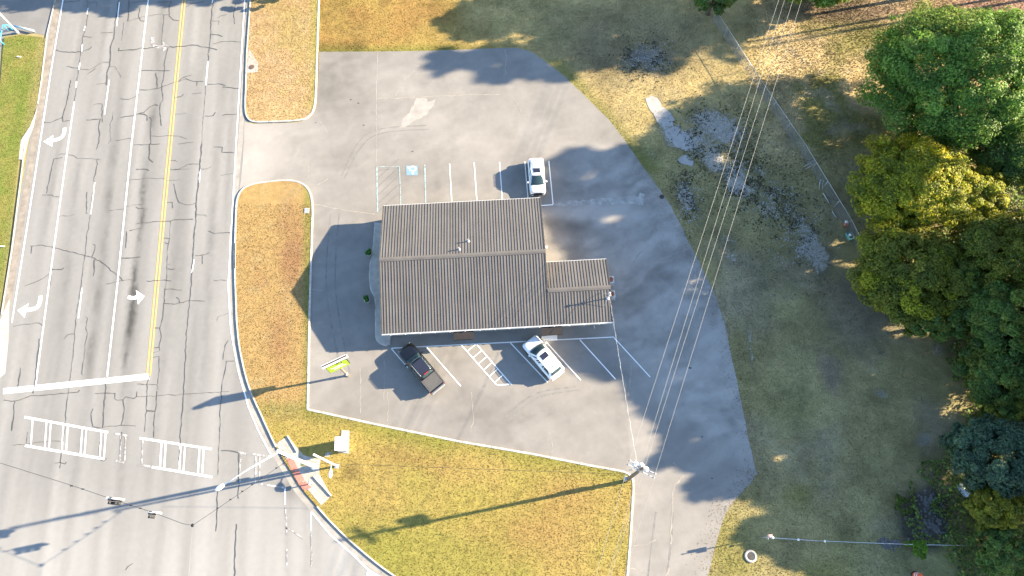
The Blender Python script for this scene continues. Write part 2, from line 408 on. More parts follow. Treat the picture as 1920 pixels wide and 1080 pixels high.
GRAVEL = []
def cov_lawn(X, Y):
    """albedo of the open ground, by what grows where"""
    P, Q = proj(X, Y); n = len(X)
    f1 = fbm(X, Y, 6, 1); f2 = fbm(X, Y, 1.6, 5); f3 = fbm(X, Y, 14, 9); f4 = fbm(X, Y, .8, 12)
    c = const((.205, .170, .075), n)                                          # damp green grass on the right
    c = mixc(c, (.20, .165, .105), np.clip((f1 - .48) * 4, 0, 1) * .8)        # brownish parts
    c = mixc(c, (.17, .165, .06), np.clip((f3 - .5) * 5, 0, 1) * .6)
    dry = np.clip(1.15 - (Q - 205 + (f1 - .5) * 120) / 70, 0, 1) * (P < 1660)          # dry straw towards the top
    c = mixc(c, (.31, .235, .10), dry * (.55 + .45 * np.clip((f2 - .3) * 3, 0, 1)))
    gold = np.clip((1010 - P + (f1 - .5) * 260) / 160, 0, 1) * np.clip((150 - Q) / 40, 0, 1)
    c = mixc(c, (.205, .14, .038), gold * .9); c = mixc(c, (.22, .12, .04), gold * np.clip((f1 - .52) * 6, 0, 1) * .5)
    c = mixc(c, (.105, .105, .022), gold * np.clip((Q - 78) / 16, 0, 1) * .8)
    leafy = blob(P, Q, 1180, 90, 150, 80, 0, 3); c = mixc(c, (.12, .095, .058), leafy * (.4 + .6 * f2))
    c = mixc(c, (.14, .135, .13), np.clip(blob(P, Q, 1215, 110, 45, 30) * 1.6 * (f4 + .2) - .35, 0, 1))
    field = np.clip((P - 1400) / 60, 0, 1) * np.clip((330 - Q) / 60, 0, 1)
    c = mixc(c, (.36, .27, .135), field * .9); c = mixc(c, (.12, .115, .028), field * np.clip((f1 - .5) * 6, 0, 1) * .8)
    c = mixc(c, (.27, .22, .14), field * np.clip((f2 - .6) * 6, 0, 1) * .7)
    c = mixc(c, (.115, .075, .05), np.clip(blob(P, Q, 1590, 20, 130, 26) * 1.3, 0, 1) * .8)
    c = mixc(c, (.21, .12, .085), np.clip(blob(P, Q, 1880, 10, 120, 30) * 1.5, 0, 1) * .8)
    # bare pale dirt and gravel washes
    g = np.zeros(n)
    for a in ((1243, 215, 20, 52, -22), (1272, 260, 30, 24, 0), (1318, 265, 55, 40, 20), (1350, 240, 75, 45, 10), (1385, 335, 34, 65, -25), (1340, 300, 40, 30, 30), (1420, 350, 40, 50, -30), (1455, 385, 65, 55, 30), (1540, 480, 35, 30, 0),
              (1500, 440, 50, 65, -35), (1545, 490, 30, 30, 0), (1290, 375, 22, 60, -25), (1370, 470, 25, 45, -30), (1405, 640, 8, 60, -8)):
        g = np.maximum(g, blob(P, Q, a[0], a[1], a[2], a[3], a[4], 3))
    wa = fbm(X + 3 * f2, Y - 3 * f2, 2.6, 301, 5)
    GRAVEL.append(np.clip(g * .44 + (wa - .5) * .55 * np.clip(g * 4, 0, 1), 0, .6))
    c = c * (0.36 + .80 * fbm(X, Y, 2.6, 311, 5) + .48 * fbm(X, Y, .9, 317, 4))[:, None]
    for a in ((1755, 655, 14, 8), (1740, 665, 10, 8), (1655, 740, 12, 8), (1735, 825, 22, 14), (1790, 880, 40, 30)):
        c = mixc(c, (.21, .20, .185), np.clip((blob(P, Q, *a) * (.2 + 1.3 * f4) - .4) * 4, 0, 1) * .5)
    creek = np.clip((blob(P, Q, 1740, 975, 55, 70, 0, 3) - .35 + (f2 - .5) * .6) * 4, 0, 1); c = mixc(c, (.05, .045, .04), creek * .85)
    brown = blob(P, Q, 1560, 700, 22, 50, -25) + blob(P, Q, 1600, 560, 60, 60); c = mixc(c, (.13, .10, .085), np.clip(brown * f2 * 1.1, 0, .6))
    for a in ((1500, 925, 30, 22), (1540, 1075, 45, 25), (1350, 1010, 50, 80), (1380, 1060, 40, 30)):  # patches of sunlight on the lawn, painted in as yellower grass
        c = mixc(c, (.15, .135, .035), blob(P, Q, *a) * .7)
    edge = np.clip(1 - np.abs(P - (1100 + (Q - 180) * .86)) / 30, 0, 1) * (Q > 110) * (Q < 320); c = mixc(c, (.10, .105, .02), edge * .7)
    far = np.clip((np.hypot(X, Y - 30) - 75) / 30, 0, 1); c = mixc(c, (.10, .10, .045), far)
    return c

FAR = 3000
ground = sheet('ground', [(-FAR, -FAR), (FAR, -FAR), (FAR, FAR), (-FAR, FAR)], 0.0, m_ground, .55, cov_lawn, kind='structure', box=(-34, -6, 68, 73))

_ga = ground.data.attributes.new('gravel', 'FLOAT', 'POINT'); _ga.data.foreach_set('value', GRAVEL[0].astype(np.float32))
# island / verge lawns sit a kerb's height up
k_road = smooth_line(G((444, 600), (450, 655), (466, 722), (490, 778), (518, 838), (540, 874), (562, 910), (590, 944), (622, 980), (668, 1024), (740, 1080), (850, 1140), (1010, 1190), (1300, 1230)), 6)
k_top = smooth_line(G((441, 520), (441, 470), (443, 400), (446, 372), (456, 355), (475, 346), (500, 342), (530, 339), (556, 341), (573, 350), (582, 364), (586, 390), (585, 430)), 5)
k_lot = G((585, 430), (582, 540), (579, 650), (577, 768))
k_south = G((577, 768), (700, 795), (860, 828), (1000, 852), (1100, 872)) + smooth_line(G((1150, 881), (1172, 886), (1184, 895), (1187, 912), (1186, 935)), 4) + G((1182, 1000), (1176, 1080), (1168, 1180))
isl = k_top + k_lot[1:] + k_south[1:] + [tuple(k_road[-1])] + k_road[::-1]

def cov_island(X, Y):
    P, Q = proj(X, Y); n = len(X); f1 = fbm(X, Y, 4.5, 31); f2 = fbm(X, Y, 1.3, 35); f3 = fbm(X, Y, 11, 39)
    c = const((.245, .182, .055), n)
    c = mixc(c, (.205, .175, .04), np.clip((f1 - .42) * 4, 0, 1) * .6)
    c = mixc(c, (.155, .155, .03), np.clip((f3 - .55) * 6, 0, 1) * .6)
    south = np.clip((Q - 770) / 30, 0, 1)
    isl_ = 1 - south
    c = mixc(c, (.255, .165, .07), isl_ * .8); c = mixc(c, (.215, .128, .058), isl_ * np.clip((f1 - .5) * 7, 0, 1) * .6)
    c = mixc(c, (.24, .18, .085), isl_ * np.clip((f2 - .58) * 7, 0, 1) * .6)
    c = mixc(c, (.175, .092, .046), np.clip((blob(P, Q, 548, 440, 22, 70) + blob(P, Q, 525, 640, 22, 60) + blob(P, Q, 545, 500, 18, 40)) * (f2 + .3), 0, 1) * isl_ * .7)
    c = mixc(c, (.15, .135, .035), isl_ * np.clip((P - 566) / 8, 0, 1) * .85)
    c = mixc(c, (.12, .13, .025), isl_ * np.clip((Q - 745) / 20, 0, 1) * .5)
    top_edge = np.clip(1 - (Q - (768 + (P - 577) * .205)) / 30, 0, 1) * south; c = mixc(c, (.115, .125, .022), np.clip(top_edge, 0, 1) * .55)
    c = mixc(c, (.225, .14, .05), south * np.clip(blob(P, Q, 770, 860, 90, 22, 10) + blob(P, Q, 1000, 1000, 90, 50) + blob(P, Q, 1060, 930, 60, 40), 0, 1) * .6)
    c = mixc(c, (.12, .085, .03), np.clip(blob(P, Q, 660, 885, 14, 16) * 1.3, 0, 1) * .8)
    return c
lawn_isl = sheet('lawn', isl, 0.115, m_grass, .5, cov_island, kind='structure')

nisl_curve = smooth_line(G((461, 170), (460, 200), (463, 219), (474, 228), (500, 229), (560, 226), (580, 218), (589, 203), (592, 180)), 5)
nisl = G((474, -120), (470, 0), (463, 100)) + nisl_curve + G((595, 90), (598, 0), (601, -120))
def cov_nisl(X, Y):
    P, Q = proj(X, Y); n = len(X); f1 = fbm(X, Y, 4, 51); f2 = fbm(X, Y, 1.2, 55)
    c = const((.30, .205, .10), n); c = mixc(c, (.32, .235, .135), np.clip((f2 - .45) * 4, 0, 1) * .6)
    c = mixc(c, (.26, .20, .07), np.clip((f1 - .5) * 6, 0, 1) * .6); c = mixc(c, (.23, .21, .05), np.clip((P - 580) / 10, 0, 1) * .7)
    c = mixc(c, (.36, .26, .13), blob(P, Q, 510, 210, 50, 20) * .6)
    return c
lawn_n = sheet('lawn', nisl, 0.115, m_grass, .5, cov_nisl, kind='structure')

verge = G((8, 72), (40, 66), (86, 72), (76, 150), (70, 195), (60, 232), (40, 262), (33, 330), (18, 470), (0, 590), (-40, 700), (-240, 700), (-200, 400), (-20, 300), (2, 150))
def cov_verge(X, Y):
    P, Q = proj(X, Y); n = len(X); f1 = fbm(X, Y, 4, 61); f2 = fbm(X, Y, 1.2, 65)
    c = const((.125, .14, .03), n); c = mixc(c, (.18, .155, .045), np.clip((f1 - .45) * 5, 0, 1) * .7); c = mixc(c, (.10, .135, .022), np.clip((f2 - .5) * 5, 0, 1) * .6)
    edge = np.clip((P - (66 - (Q - 75) * .155)) / 14, 0, 1); return mixc(c, (.20, .165, .07), edge * .6)
lawn_v = sheet('lawn', verge, 0.10, m_grass, .5, cov_verge, kind='structure')

# asphalt
def cov_road(X, Y):
    n_ = (X - RO.x) * RN.x + (Y - RO.y) * RN.y; v_ = (X - RO.x) * RD.x + (Y - RO.y) * RD.y; n = len(X)
    P, Q = proj(X, Y)
    lanes = fbm(n_ * 1.0, v_ * .04, .9, 71, 3); long_ = fbm(n_, v_, 9, 75); sm = fbm(n_, v_ * .35, 1.1, 77)
    k = .196 + (lanes - .5) * .10 + (long_ - .5) * .02
    k = k + np.clip((Q - 880) / 160, 0, 1) * .036 - np.clip((n_ - 2) / 12, 0, 1) * np.clip((v_ + 12) / 4, 0, 1) * .012
    for ctr, wd_, am, v0 in ((-2.55, .36, .12, 22), (-6.45, .5, .06, 14), (-10.2, .55, .03, 30), (1.9, .6, .03, 40), (5.8, .65, .035, 40)):
        env = np.exp(-((n_ - ctr - (fbm(v_, v_ * 0, 9, 3) - .5) * .5) / wd_) ** 2) * (.35 + 1.0 * np.clip((sm - .35) * 2.5, 0, 1))
        env = env * np.clip((v_ + 3) / 4, 0, 1) * np.clip(1.25 - (v_ / 40) ** 2 * .9, .25, 1.1); k = k - am * env
    stain = blob(P, Q, 248, 585, 7, 16) + blob(P, Q, 246, 630, 6, 24); k = k - .05 * np.clip(stain, 0, 1) * (.4 + sm)
    tt = np.hypot(X - at(250, 1250).x, Y - at(250, 1250).y)
    turn = np.exp(-((np.hypot(P - 760, (Q - 640) * 1.05) - 365) / 16) ** 2) * (Q > 900) * (P < 660); k = k - .045 * turn * (.4 + .9 * sm)
    k = np.clip(k, .06, .3)
    return np.stack([k * 1.035, k * 1.0, k * .945], 1)
rl = [road(-17.1, 150), road(-17.1, 60), road(-16.9, 10), road(-17.2, 6.5)] + G((-70, 690)) + [(-300, 22), (-300, -160), (300, -160), (300, -14)] + [tuple(p) for p in k_road[::-1]] \
    + G((443, 520), (445, 470), (447, 400), (458, 340), (464, 270), (470, 200), (470, 100), (478, 0)) + [road(10.2, 60), road(10.2, 150)]
road_o = sheet('road', rl, 0.006, m_asphalt, .42, cov_road, kind='structure', box=(-72, -8, -8, 72))

def cov_lot(X, Y):
    P, Q = proj(X, Y); n = len(X)
    f1 = fbm(X, Y, 5, 81); f2 = fbm(X, Y, 1.5, 85); f3 = fbm(X * .45 + Y * .2, Y, 1.4, 88); f4 = fbm(X, Y, .7, 83)
    k = .190 + (f1 - .5) * .06 + (f3 - .5) * .04 + (f4 - .5) * .015
    k = k + .07 * np.clip((640 - P) / 160, 0, 1) * blob(P, Q, 480, 290, 230, 75, 0, 3)
    k = k - .035 * blob(P, Q, 640, 150, 60, 60, 0, 3) + .015 * blob(P, Q, 900, 240, 220, 50)
    k = k - .028 * blob(P, Q, 690, 760, 60, 40) * f3 * 2 - .022 * blob(P, Q, 880, 770, 90, 60) - .02 * blob(P, Q, 1010, 835, 140, 14, 10)
    k = k + .03 * blob(P, Q, 1100, 410, 180, 24) - .045 * blob(P, Q, 1090, 425, 70, 18, 10) * (f2 + .3)
    k = k + .035 * blob(P, Q, 1230, 555, 90, 24, -28, 4) - .03 * blob(P, Q, 1180, 545, 50, 30) * f2 * 1.6
    k = k + .02 * (P > 1180) * np.clip((Q - 600) / 100, 0, 1)
    wx, wy = fbm(X, Y, 4, 401) - .5, fbm(X, Y, 4, 405) - .5
    sw = fbm(X * .35 + Y * .6 + wx * 5, Y * 1.5 - X * .9 + wy * 5, 1.6, 411, 5); sw2 = fbm(X * 1.3 + Y * .4 + wx * 4, Y * .3 + wy * 4, 1.3, 421, 5)
    k = k + (sw - .5) * .055 + (sw2 - .5) * .035
    shade_lift = np.clip((P - 1030 - np.maximum(Q - 560, 0) * .95) / 80, 0, 1) * np.clip((Q - 250) / 60, 0, 1) * np.clip((900 - Q) / 120, 0, 1)  # brighter tree shade put into the asphalt colour, mottled with stains
    k = k + shade_lift * (.055 + .13 * (sw - .5) + .10 * (f2 - .5))
    k = k + .05 * blob(P, Q, 1120, 400, 110, 14, 0, 4) - .06 * np.clip(blob(P, Q, 1065, 425, 50, 18, 10, 3) + blob(P, Q, 1150, 440, 40, 22, 10) * .5, 0, 1) * (.5 + sw)
    drip = blob(P, Q, 822, 690, 9, 12) + blob(P, Q, 1055, 672, 9, 12) + blob(P, Q, 912, 690, 7, 9) + blob(P, Q, 868, 345, 8, 12) + blob(P, Q, 915, 342, 8, 12) + blob(P, Q, 820, 345, 8, 14) + blob(P, Q, 963, 345, 7, 12); k = k - .035 * np.clip(drip, 0, 1) * (f4 + .3)
    sp = blob(P, Q, 1355, 740, 12, 6) + blob(P, Q, 1362, 732, 10, 5) + blob(P, Q, 1335, 670, 8, 5) + blob(P, Q, 1312, 720, 8, 6); k = k + .08 * np.clip(sp, 0, 1)
    k = np.clip(k, .07, .3)
    warm = np.clip((P < 1100) * 1.0, 0, 1)
    return np.stack([k * 1.075, k * .995, k * .895], 1)
lotp = G((452, 340), (455, 300), (457, 262), (459, 228), (475, 232), (560, 229), (583, 221), (594, 200), (597, 130), (598, 97), (700, 96), (800, 95), (880, 92), (945, 90)) \
    + smooth_line(G((970, 90), (990, 95), (1010, 107), (1060, 145), (1100, 184), (1150, 235), (1190, 290), (1230, 345), (1258, 388), (1290, 450), (1330, 530), (1356, 600), (1375, 680), (1390, 750), (1405, 830), (1419, 885)), 4) \
    + smooth_line(G((1419, 888), (1405, 908), (1385, 930), (1360, 965), (1345, 1010), (1328, 1080)), 3) + G((1318, 1200), (1168, 1190)) + k_south[::-1] + k_lot[::-1][1:] + k_top[::-1][1:-15]
# rough the unkerbed asphalt edge a little
lotp = [(x + random.uniform(-.06, .06), y + random.uniform(-.06, .06)) for x, y in lotp]
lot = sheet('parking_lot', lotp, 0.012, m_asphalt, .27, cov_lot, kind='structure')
tag(lot); tag(road_o)

def cov_drive(X, Y):
    f = fbm(X, Y, 2.5, 91); k = .17 + (f - .5) * .1; return np.stack([k * 1.03, k, k * .96], 1)
sheet('driveway', G((-400, -60), (120, -120), (106, 0), (90, 66), (60, 62), (8, 66), (-10, 150), (-200, 160)), 0.010, m_asphalt, .8, cov_drive, kind='structure', box=(-80, 50, -40, 75))
drv2 = sheet('driveway', G((58, 236), (72, 200), (64, 240), (55, 262), (46, 300), (36, 300), (40, 264)), 0.106, m_concrete, None, None, kind='structure')
sheet('driveway', G((-40, 605), (0, 600), (18, 560), (16, 640), (10, 700), (-60, 760)), 0.0135, m_concrete, None, None, kind='structure')

m_slab = simple('old_slab_concrete', (0.33, 0.31, 0.285), 0.9, 0, 0.2, 0.16, 1.1)
for pts in (((1211, 184), (1222, 180), (1233, 184), (1242, 200), (1252, 207), (1266, 226), (1262, 236), (1246, 243), (1238, 232), (1230, 222), (1218, 205)), ((1246, 245), (1262, 238), (1272, 232), (1276, 244), (1268, 258), (1256, 262)),
            ((1262, 262), (1280, 246), (1295, 258), (1302, 278), (1284, 284), (1268, 276)), ((1270, 300), (1288, 288), (1303, 303), (1297, 312), (1280, 309))):
    q = []
    for (x0, y0), (x1, y1) in zip(G(*pts), G(*pts)[1:] + G(pts[0])): q += [(x0 + random.uniform(-.1, .1), y0 + random.uniform(-.1, .1)), ((x0 + x1) / 2 + random.uniform(-.18, .18), (y0 + y1) / 2 + random.uniform(-.18, .18))]
    sheet('broken_slab', q, .03, m_slab, None, None, ground)
# kerbs and gutter pans
def seg_between(line, q0, q1):
    P, Q = proj(np.array([p[0] for p in line]), np.array([p[1] for p in line]))
    return [line[i] for i in range(len(line)) if q0 <= Q[i] <= q1]
road_kerb_pts = list(reversed(k_top)) [-7:] + k_road
kN = seg_between(road_kerb_pts, 380, 842); kS = seg_between(road_kerb_pts, 944, 1400)
for nm, ln, w, h in (('kerb', kN, .16, .15), ('kerb', kS, .16, .15)):
    o = kerb(nm, ln, w, h, m_curb); o['kind'] = 'structure'
o = kerb('kerb', list(reversed(k_top[2:])) [::-1] + k_lot[1:], .2, .15, m_curb); o['kind'] = 'structure'
o = kerb('kerb', k_south, .22, .15, m_curb); o['kind'] = 'structure'
o = kerb('kerb', nisl[:3] + nisl_curve[:18], .16, .15, m_curb); o['kind'] = 'structure'
o = kerb('kerb', nisl_curve[17:] + nisl[-3:], .22, .15, m_curb); o['kind'] = 'structure'
o = kerb('kerb', G((106, -10), (88, 66), (78, 150), (71, 195)), .13, .12, m_gutter); o['kind'] = 'structure'
o = kerb('kerb', G((48, 262), (40, 330), (22, 470), (3, 590)), .13, .12, m_gutter); o['kind'] = 'structure'
gp = list(reversed(k_top))[-9:] + k_road
o = strip('gutter', offset_line(gp, -.42), .62, .0115, m_gutter); o['kind'] = 'structure'
o = strip('gutter', [road(8.75, 62)] + G((467, 0), (462, 60), (456, 180), (451, 262), (444, 330), (439, 400)), .6, .0165, m_gutter); o['kind'] = 'structure'
o = strip('gutter', [road(-16.4, 62), road(-16.35, 30), road(-16.25, 8)], .75, .0115, simple('dusty_gutter', (.23, .20, .165), .95, 0, .1, .3, 1.2)); o['kind'] = 'structure'

# corner ramp apron
ramp = G((517, 833), (540, 818), (569, 853), (601, 862), (599, 888), (622, 930), (603, 948), (576, 916), (545, 872))
o = sheet('pavement', ramp, .128, m_concrete); o['kind'] = 'structure'
red = [G((538, 861), (549, 858), (560, 880), (549, 886)), G((549.5, 887), (560.5, 881), (572, 901), (561, 908)), G((561.5, 909), (572.5, 902), (585, 914), (572, 921))]
for r in red: quad('tactile_panel', r, .134, m_red, o)
for pts in (G((540, 818), (558, 848)), G((589, 894), (622, 930))):
    kk = kerb('kerb', pts, .14, .27, m_curb, .0); kk['kind'] = 'structure'

# storm drain pad on the north verge
pad = sheet('pavement', G((467, 92), (485, 120), (484, 136), (464, 138)), .122, m_concrete); pad['kind'] = 'structure'
def lid(name, label, cat, px, py, r, z, mat, ring=None, group=None):
    p = at(px, py); t = thing(name, label, cat, (p.x, p.y, z), 0, group)
    if ring: obj('concrete_collar', lathe(B(), [(r * ring, 0), (r * ring, .05), (r * 1.02, .06), (r * 1.02, 0)], 28), m_concrete, t, True)
    obj('cover', lathe(B(), [(r, 0), (r, .045), (r * .93, .055), (r * .86, .045), (.01, .05)], 28), mat, t)
    bm = B()
    for k in range(-3, 4): 
        hw_ = math.sqrt(max(r * r * .6 - (k * r * .22) ** 2, 0.001)); box(bm, -hw_, hw_, k * r * .22 - .015, k * r * .22 + .015, .045, .066)
    obj('cast_ribs', bm, mat, t); return t
lid('manhole_cover', 'brown iron cover set in the pale pad beside the road kerb', 'manhole', 473, 127, .33, .122, m_ironred)
lid('manhole_cover', 'dark iron cover in a raised pale concrete ring on the grass', 'manhole', 1407, 1043, .36, .03, m_iron, 1.65)
lid('manhole_cover', 'grey round cover at the shaded eastern edge of the parking lot', 'manhole', 1241, 369, .27, .012, m_iron)

# ------------------------------------------------------------------ road markings (children of the road)
Z1 = 0.024
def wline(name, pts, w, mat, parent=road_o, smooth=False): return strip(name, pts, w, Z1, mat, parent)
wline('edge_line', [road(-15.85, 130), road(-15.8, 40), road(-15.55, 20), road(-15.45, 7)], .15, m_white)
for a, b in (((165, 15), (164, 27)), ((160, 49), (158, 58)), ((154.5, 83), (153, 97)), ((150, 118), (147.5, 131)), ((144, 153), (142.5, 165))):
    wline('lane_dash', G(a, b), .17, m_white)
wline('turn_lane_line', G((139.5, 191), (128, 270), (110, 400), (90.5, 545), (67, 722)), .15, m_white)
for a, b in (((224, 4), (219, 49)), ((205, 150), (196, 215)), ((178, 342), (170, 402)), ((154, 540), (147, 597))): wline('lane_dash', G(a, b), .14, m_white)
wline('turn_lane_line', [road(-4.75, 130)] + G((278, 0), (247, 268), (220, 535), (201, 706)), .17, m_white)
for s in (-.17, .17): wline('yellow_centre_line', [road(s + .02, 130)] + [road(s, 60), road(s - .05, 25), road(s, -.3)], .15, m_yellow)
for a, b in (((399, 0), (398, 6)), ((390, 115), (386, 160)), ((375, 318), (373.5, 342)), ((364, 487), (359.5, 512))): wline('lane_dash', G(a, b), .15, m_white)
wline('edge_line', [road(7.95, 130)] + G((459, 0), (443, 268), (428, 535), (433, 620), (447, 695), (466, 763), (484, 806), (508, 852)), .14, m_white)
wline('edge_line', G((585, 961), (620, 1003), (665, 1043), (692, 1070), (760, 1130)), .14, m_white)
quad('stop_line', G((6, 728.5), (278, 700.5), (281, 711), (6, 739)), Z1 + .003, m_white, road_o)
quad('stop_line', G((690, 1066), (760, 1110), (755, 1119), (686, 1080)), Z1 + .003, m_white, road_o)
U = lambda x: 782 + (x - 46) * .1826
L_ = lambda x: 835.5 + (x - 47) * .1685
wline('crosswalk_edge', G((46, U(46)), (203, U(203))), .22, m_white); wline('crosswalk_edge', G((262, U(262)), (397, U(397) - 4)), .22, m_white)
wline('crosswalk_edge', G((216, U(216)), (240, U(240))), .2, m_faint)
wline('crosswalk_edge', G((47, L_(47)), (196, L_(196))), .24, m_white); wline('crosswalk_edge', G((285, L_(285)), (398, L_(398))), .22, m_white)
wline('crosswalk_edge', G((217, L_(217)), (233, L_(233))), .2, m_faint); wline('crosswalk_edge', G((259, L_(259)), (283, L_(283))), .2, m_faint)
for x in (61, 87, 95, 119, 127, 154, 161.5, 190, 198): wline('crosswalk_bar', G((x + .5, U(x) + 1), (x - 3, L_(x) - 1)), .15, m_white)
for x in (303, 311, 339, 347, 374, 382): wline('crosswalk_bar', G((x, U(x) - 1), (x - 3, L_(x) - 1)), .16, m_white)
for x in (227, 236, 268): wline('crosswalk_bar', G((x, U(x) + 2), (x - 2, L_(x) - 2)), .15, m_faint)
# second, worn crosswalk towards the ramp
wline('crosswalk_edge', G((446, 848.5), (478, 852), (511, 857)), .2, m_faint); wline('crosswalk_edge', G((489, 908), (512, 911), (535, 915)), .15, m_faint)
for a, b in (((452, 852), (451, 866)), ((450, 868), (450, 905)), ((480, 855), (479, 905)), ((487, 855), (487, 908))): wline('crosswalk_bar', G(a, b), .15, m_faint)
for a, b in (((534.5, 914), (534.5, 946)), ((535, 950), (537, 975)), ((537, 980), (538, 1003)), ((538, 1030), (538, 1060)), ((583, 960), (583, 995)), ((583.5, 1000), (584, 1028)), ((585, 1034), (584, 1062))):
    wline('dashed_edge', G(a, b), .14, m_white if a[1] in (914, 960) else m_faint)
wline('dashed_edge', G((536, 990), (548, 995), (568, 1010)), .12, m_faint)

def arrow(pts, head, mat=m_white, w=.32):
    """a painted turn arrow: curved shaft and a head (three pixel corners)"""
    bm = B(); strip_bm(bm, smooth_line(G(*pts), 5), w, Z1)
    vs = [bm.verts.new((*p, Z1 + .002)) for p in G(*head)]; f = bm.faces.new(vs); f.normal_update()
    if f.normal.z < 0: f.normal_flip()
    return obj('turn_arrow', bm, mat, road_o)
arrow(((121.5, 240), (119.5, 252), (112, 260), (97, 264)), ((81.5, 266), (100, 253.5), (98, 275)), w=.42)
arrow(((76, 555), (74, 569), (67, 578), (50, 581.5)), ((32.5, 582), (54, 569), (46, 596)), w=.44)
arrow(((240, 556.5), (248, 559), (258, 557)), ((271.5, 555.5), (255, 544), (259, 571)), w=.42)
arrow(((286, 70), (287, 82), (294, 88), (306, 88)), ((317, 87), (305, 78), (306, 97)), m_faint, .42)

# crack sealant: traced lines, grouped as the sealed joints of the carriageway
CR_A = "655,0 660,100 650,190 625,270 605,420 590,500 575,660 560,760|890,0 860,230 855,290 830,350 830,400 825,490 805,540 800,640|970,0 960,160|910,88 958,88|480,18 600,5|665,18 725,18 725,50|980,25 1080,8 1110,10|1050,60 1040,110 1055,155 1085,160|965,160 1090,122 1215,105 1230,115 1210,345|1230,115 1270,108|1285,0 1270,50 1270,120 1300,150 1345,155|1180,18 1260,12 1290,20|1400,50 1440,28 1530,15|1600,10 1585,150 1580,260 1570,370 1562,460|1590,157 1645,157 1638,190|1635,135 1660,118 1700,110|1770,20 1755,100 1762,180|1585,258 1640,262 1670,275|1600,330 1650,315 1750,310 1810,316|895,360 890,380 1000,375 1060,360 1100,365 1170,350 1300,355 1440,338 1480,340 1510,352 1570,358 1630,375|415,373 450,385 520,393 610,388 670,370 690,350|500,498 560,510 620,522 670,525 730,490 770,467 820,467|655,558 720,510|825,500 865,498 880,530 900,560 910,580|1065,530 1110,528 1200,530 1275,530|1260,360 1235,470 1230,570 1215,670 1225,750 1205,775 1200,850 1212,945|1170,550 1180,590 1180,660|1045,675 1120,675 1200,660 1230,645 1345,610 1395,590 1430,605 1480,612 1530,612|1345,610 1380,580 1435,563|1480,612 1478,645|1560,632 1660,632 1690,642 1670,655 1735,658 1795,664|905,740 970,745 1010,728 1045,708|1310,733 1360,725 1378,708|1440,705 1510,697|1545,640 1535,780 1525,900 1515,1080|1310,858 1400,850|1540,870 1600,868 1617,842|1670,865 1700,858 1775,856|905,883 1000,868 1040,855 1085,858 1105,870 1105,905|1035,855 1080,845 1130,800 1170,785 1185,792|1120,880 1135,890 1130,1015 1130,1080|1130,1020 1190,1025 1255,1018 1340,1020 1405,1040|530,600 500,780 480,840 470,880 475,912 525,905|470,880 400,910 380,920 325,918|720,635 795,625|700,790 720,780 768,780 770,920|650,900 755,892 740,960 750,1010 740,1080|850,840 845,895 825,930 828,1020 835,1050 810,1080|870,1055 985,1040|930,170 915,310|760,247 850,243|625,275 690,280|1340,1080 1455,1066"
CR_B = "440,82 490,75 560,90 580,108 700,112 760,115|735,110 720,210 705,270 710,290|735,0 725,40|470,100 405,112 380,220 350,370|320,383 395,383 405,397 450,398|440,548 520,540 560,528|655,360 648,520 660,522|712,295 690,430 675,570 650,700 640,830 620,960 608,1080|230,765 300,758 390,772 410,780 500,800 640,838 690,850 750,875 870,975 920,1025 800,1050|690,850 710,800 715,755 700,755|710,870 710,950 702,990|385,940 465,942 480,930|190,1065 270,1035 330,1005 375,970|380,980 385,1010 370,1080|240,770 235,820|1000,8 1200,0|1125,0 1118,110 1150,138|1025,190 1100,190 1120,200|930,280 985,268 1050,265 1100,255 1240,262|1255,275 1330,272 1350,263|820,500 930,488 950,465 1070,455|1020,470 1040,485 1080,485|1025,598 1100,592 1200,580 1280,578 1310,568 1450,565|975,650 1010,642 1055,632|950,655 945,780|910,855 980,855 1055,848|920,1025 1020,1018|1100,1028 1240,1020 1285,1028|1280,580 1275,700 1262,760 1255,900 1250,1020 1242,1080|1225,705 1275,710|1235,740 1260,748|1260,902 1280,902|1260,935 1315,938|1280,190 1340,190 1410,152 1500,150|1310,190 1420,188|1270,128 1310,122 1335,135|1305,298 1325,395 1345,440 1390,455 1440,455 1475,440|1250,440 1295,438 1297,480|1515,0 1500,150 1490,280 1475,420 1470,560 1455,700 1445,900 1432,1080|1605,22 1670,25 1665,62 1755,66|1510,188 1560,185 1585,170|1660,238 1690,228 1750,222|1475,530 1540,532 1552,545|1565,652 1610,672 1735,668|1465,838 1540,830 1570,815|1520,840 1520,900|1605,1025 1705,1022"
CR_C = "100,287 290,262 325,288|605,0 575,220 560,400 530,640 515,780 500,900 485,1080|485,380 510,350 565,345|645,215 660,230 645,300 658,340 640,420 635,520 615,640 625,655|298,380 280,540 270,640 250,790|155,600 150,660 135,740|30,840 90,850 150,840 230,808 350,802 590,780 598,765|715,790 790,788 865,790 862,830 880,842 925,838 945,815 1010,828 1025,815 1030,775|1025,815 1180,808 1380,795 1530,788 1670,778 1720,775|925,838 935,920 925,980 910,1030|800,670 790,800 770,1050|770,1045 900,1030 1020,1035|700,905 685,940 690,1000 700,1040 760,1050|1115,650 1105,800 1085,1080|1030,720 1180,725 1190,760 1170,755|1240,0 1230,120 1225,210 1200,300 1212,370 1195,430 1200,470 1150,488|1155,450 1195,445|1145,520 1195,512 1198,620 1185,720|1180,770 1175,880 1160,960 1155,1080|1105,920 1165,925|1240,10 1365,14|1230,115 1310,122 1350,112 1430,95 1540,98|1325,70 1345,85 1348,112|1430,0 1415,200 1395,420 1385,640 1378,800 1365,950 1355,1080|1710,190 1640,215 1625,245|1715,390 1690,430 1675,540|1760,548 1700,548 1690,620 1665,740 1655,900 1650,1080|115,850 105,960 90,1070|1160,300 1195,300"
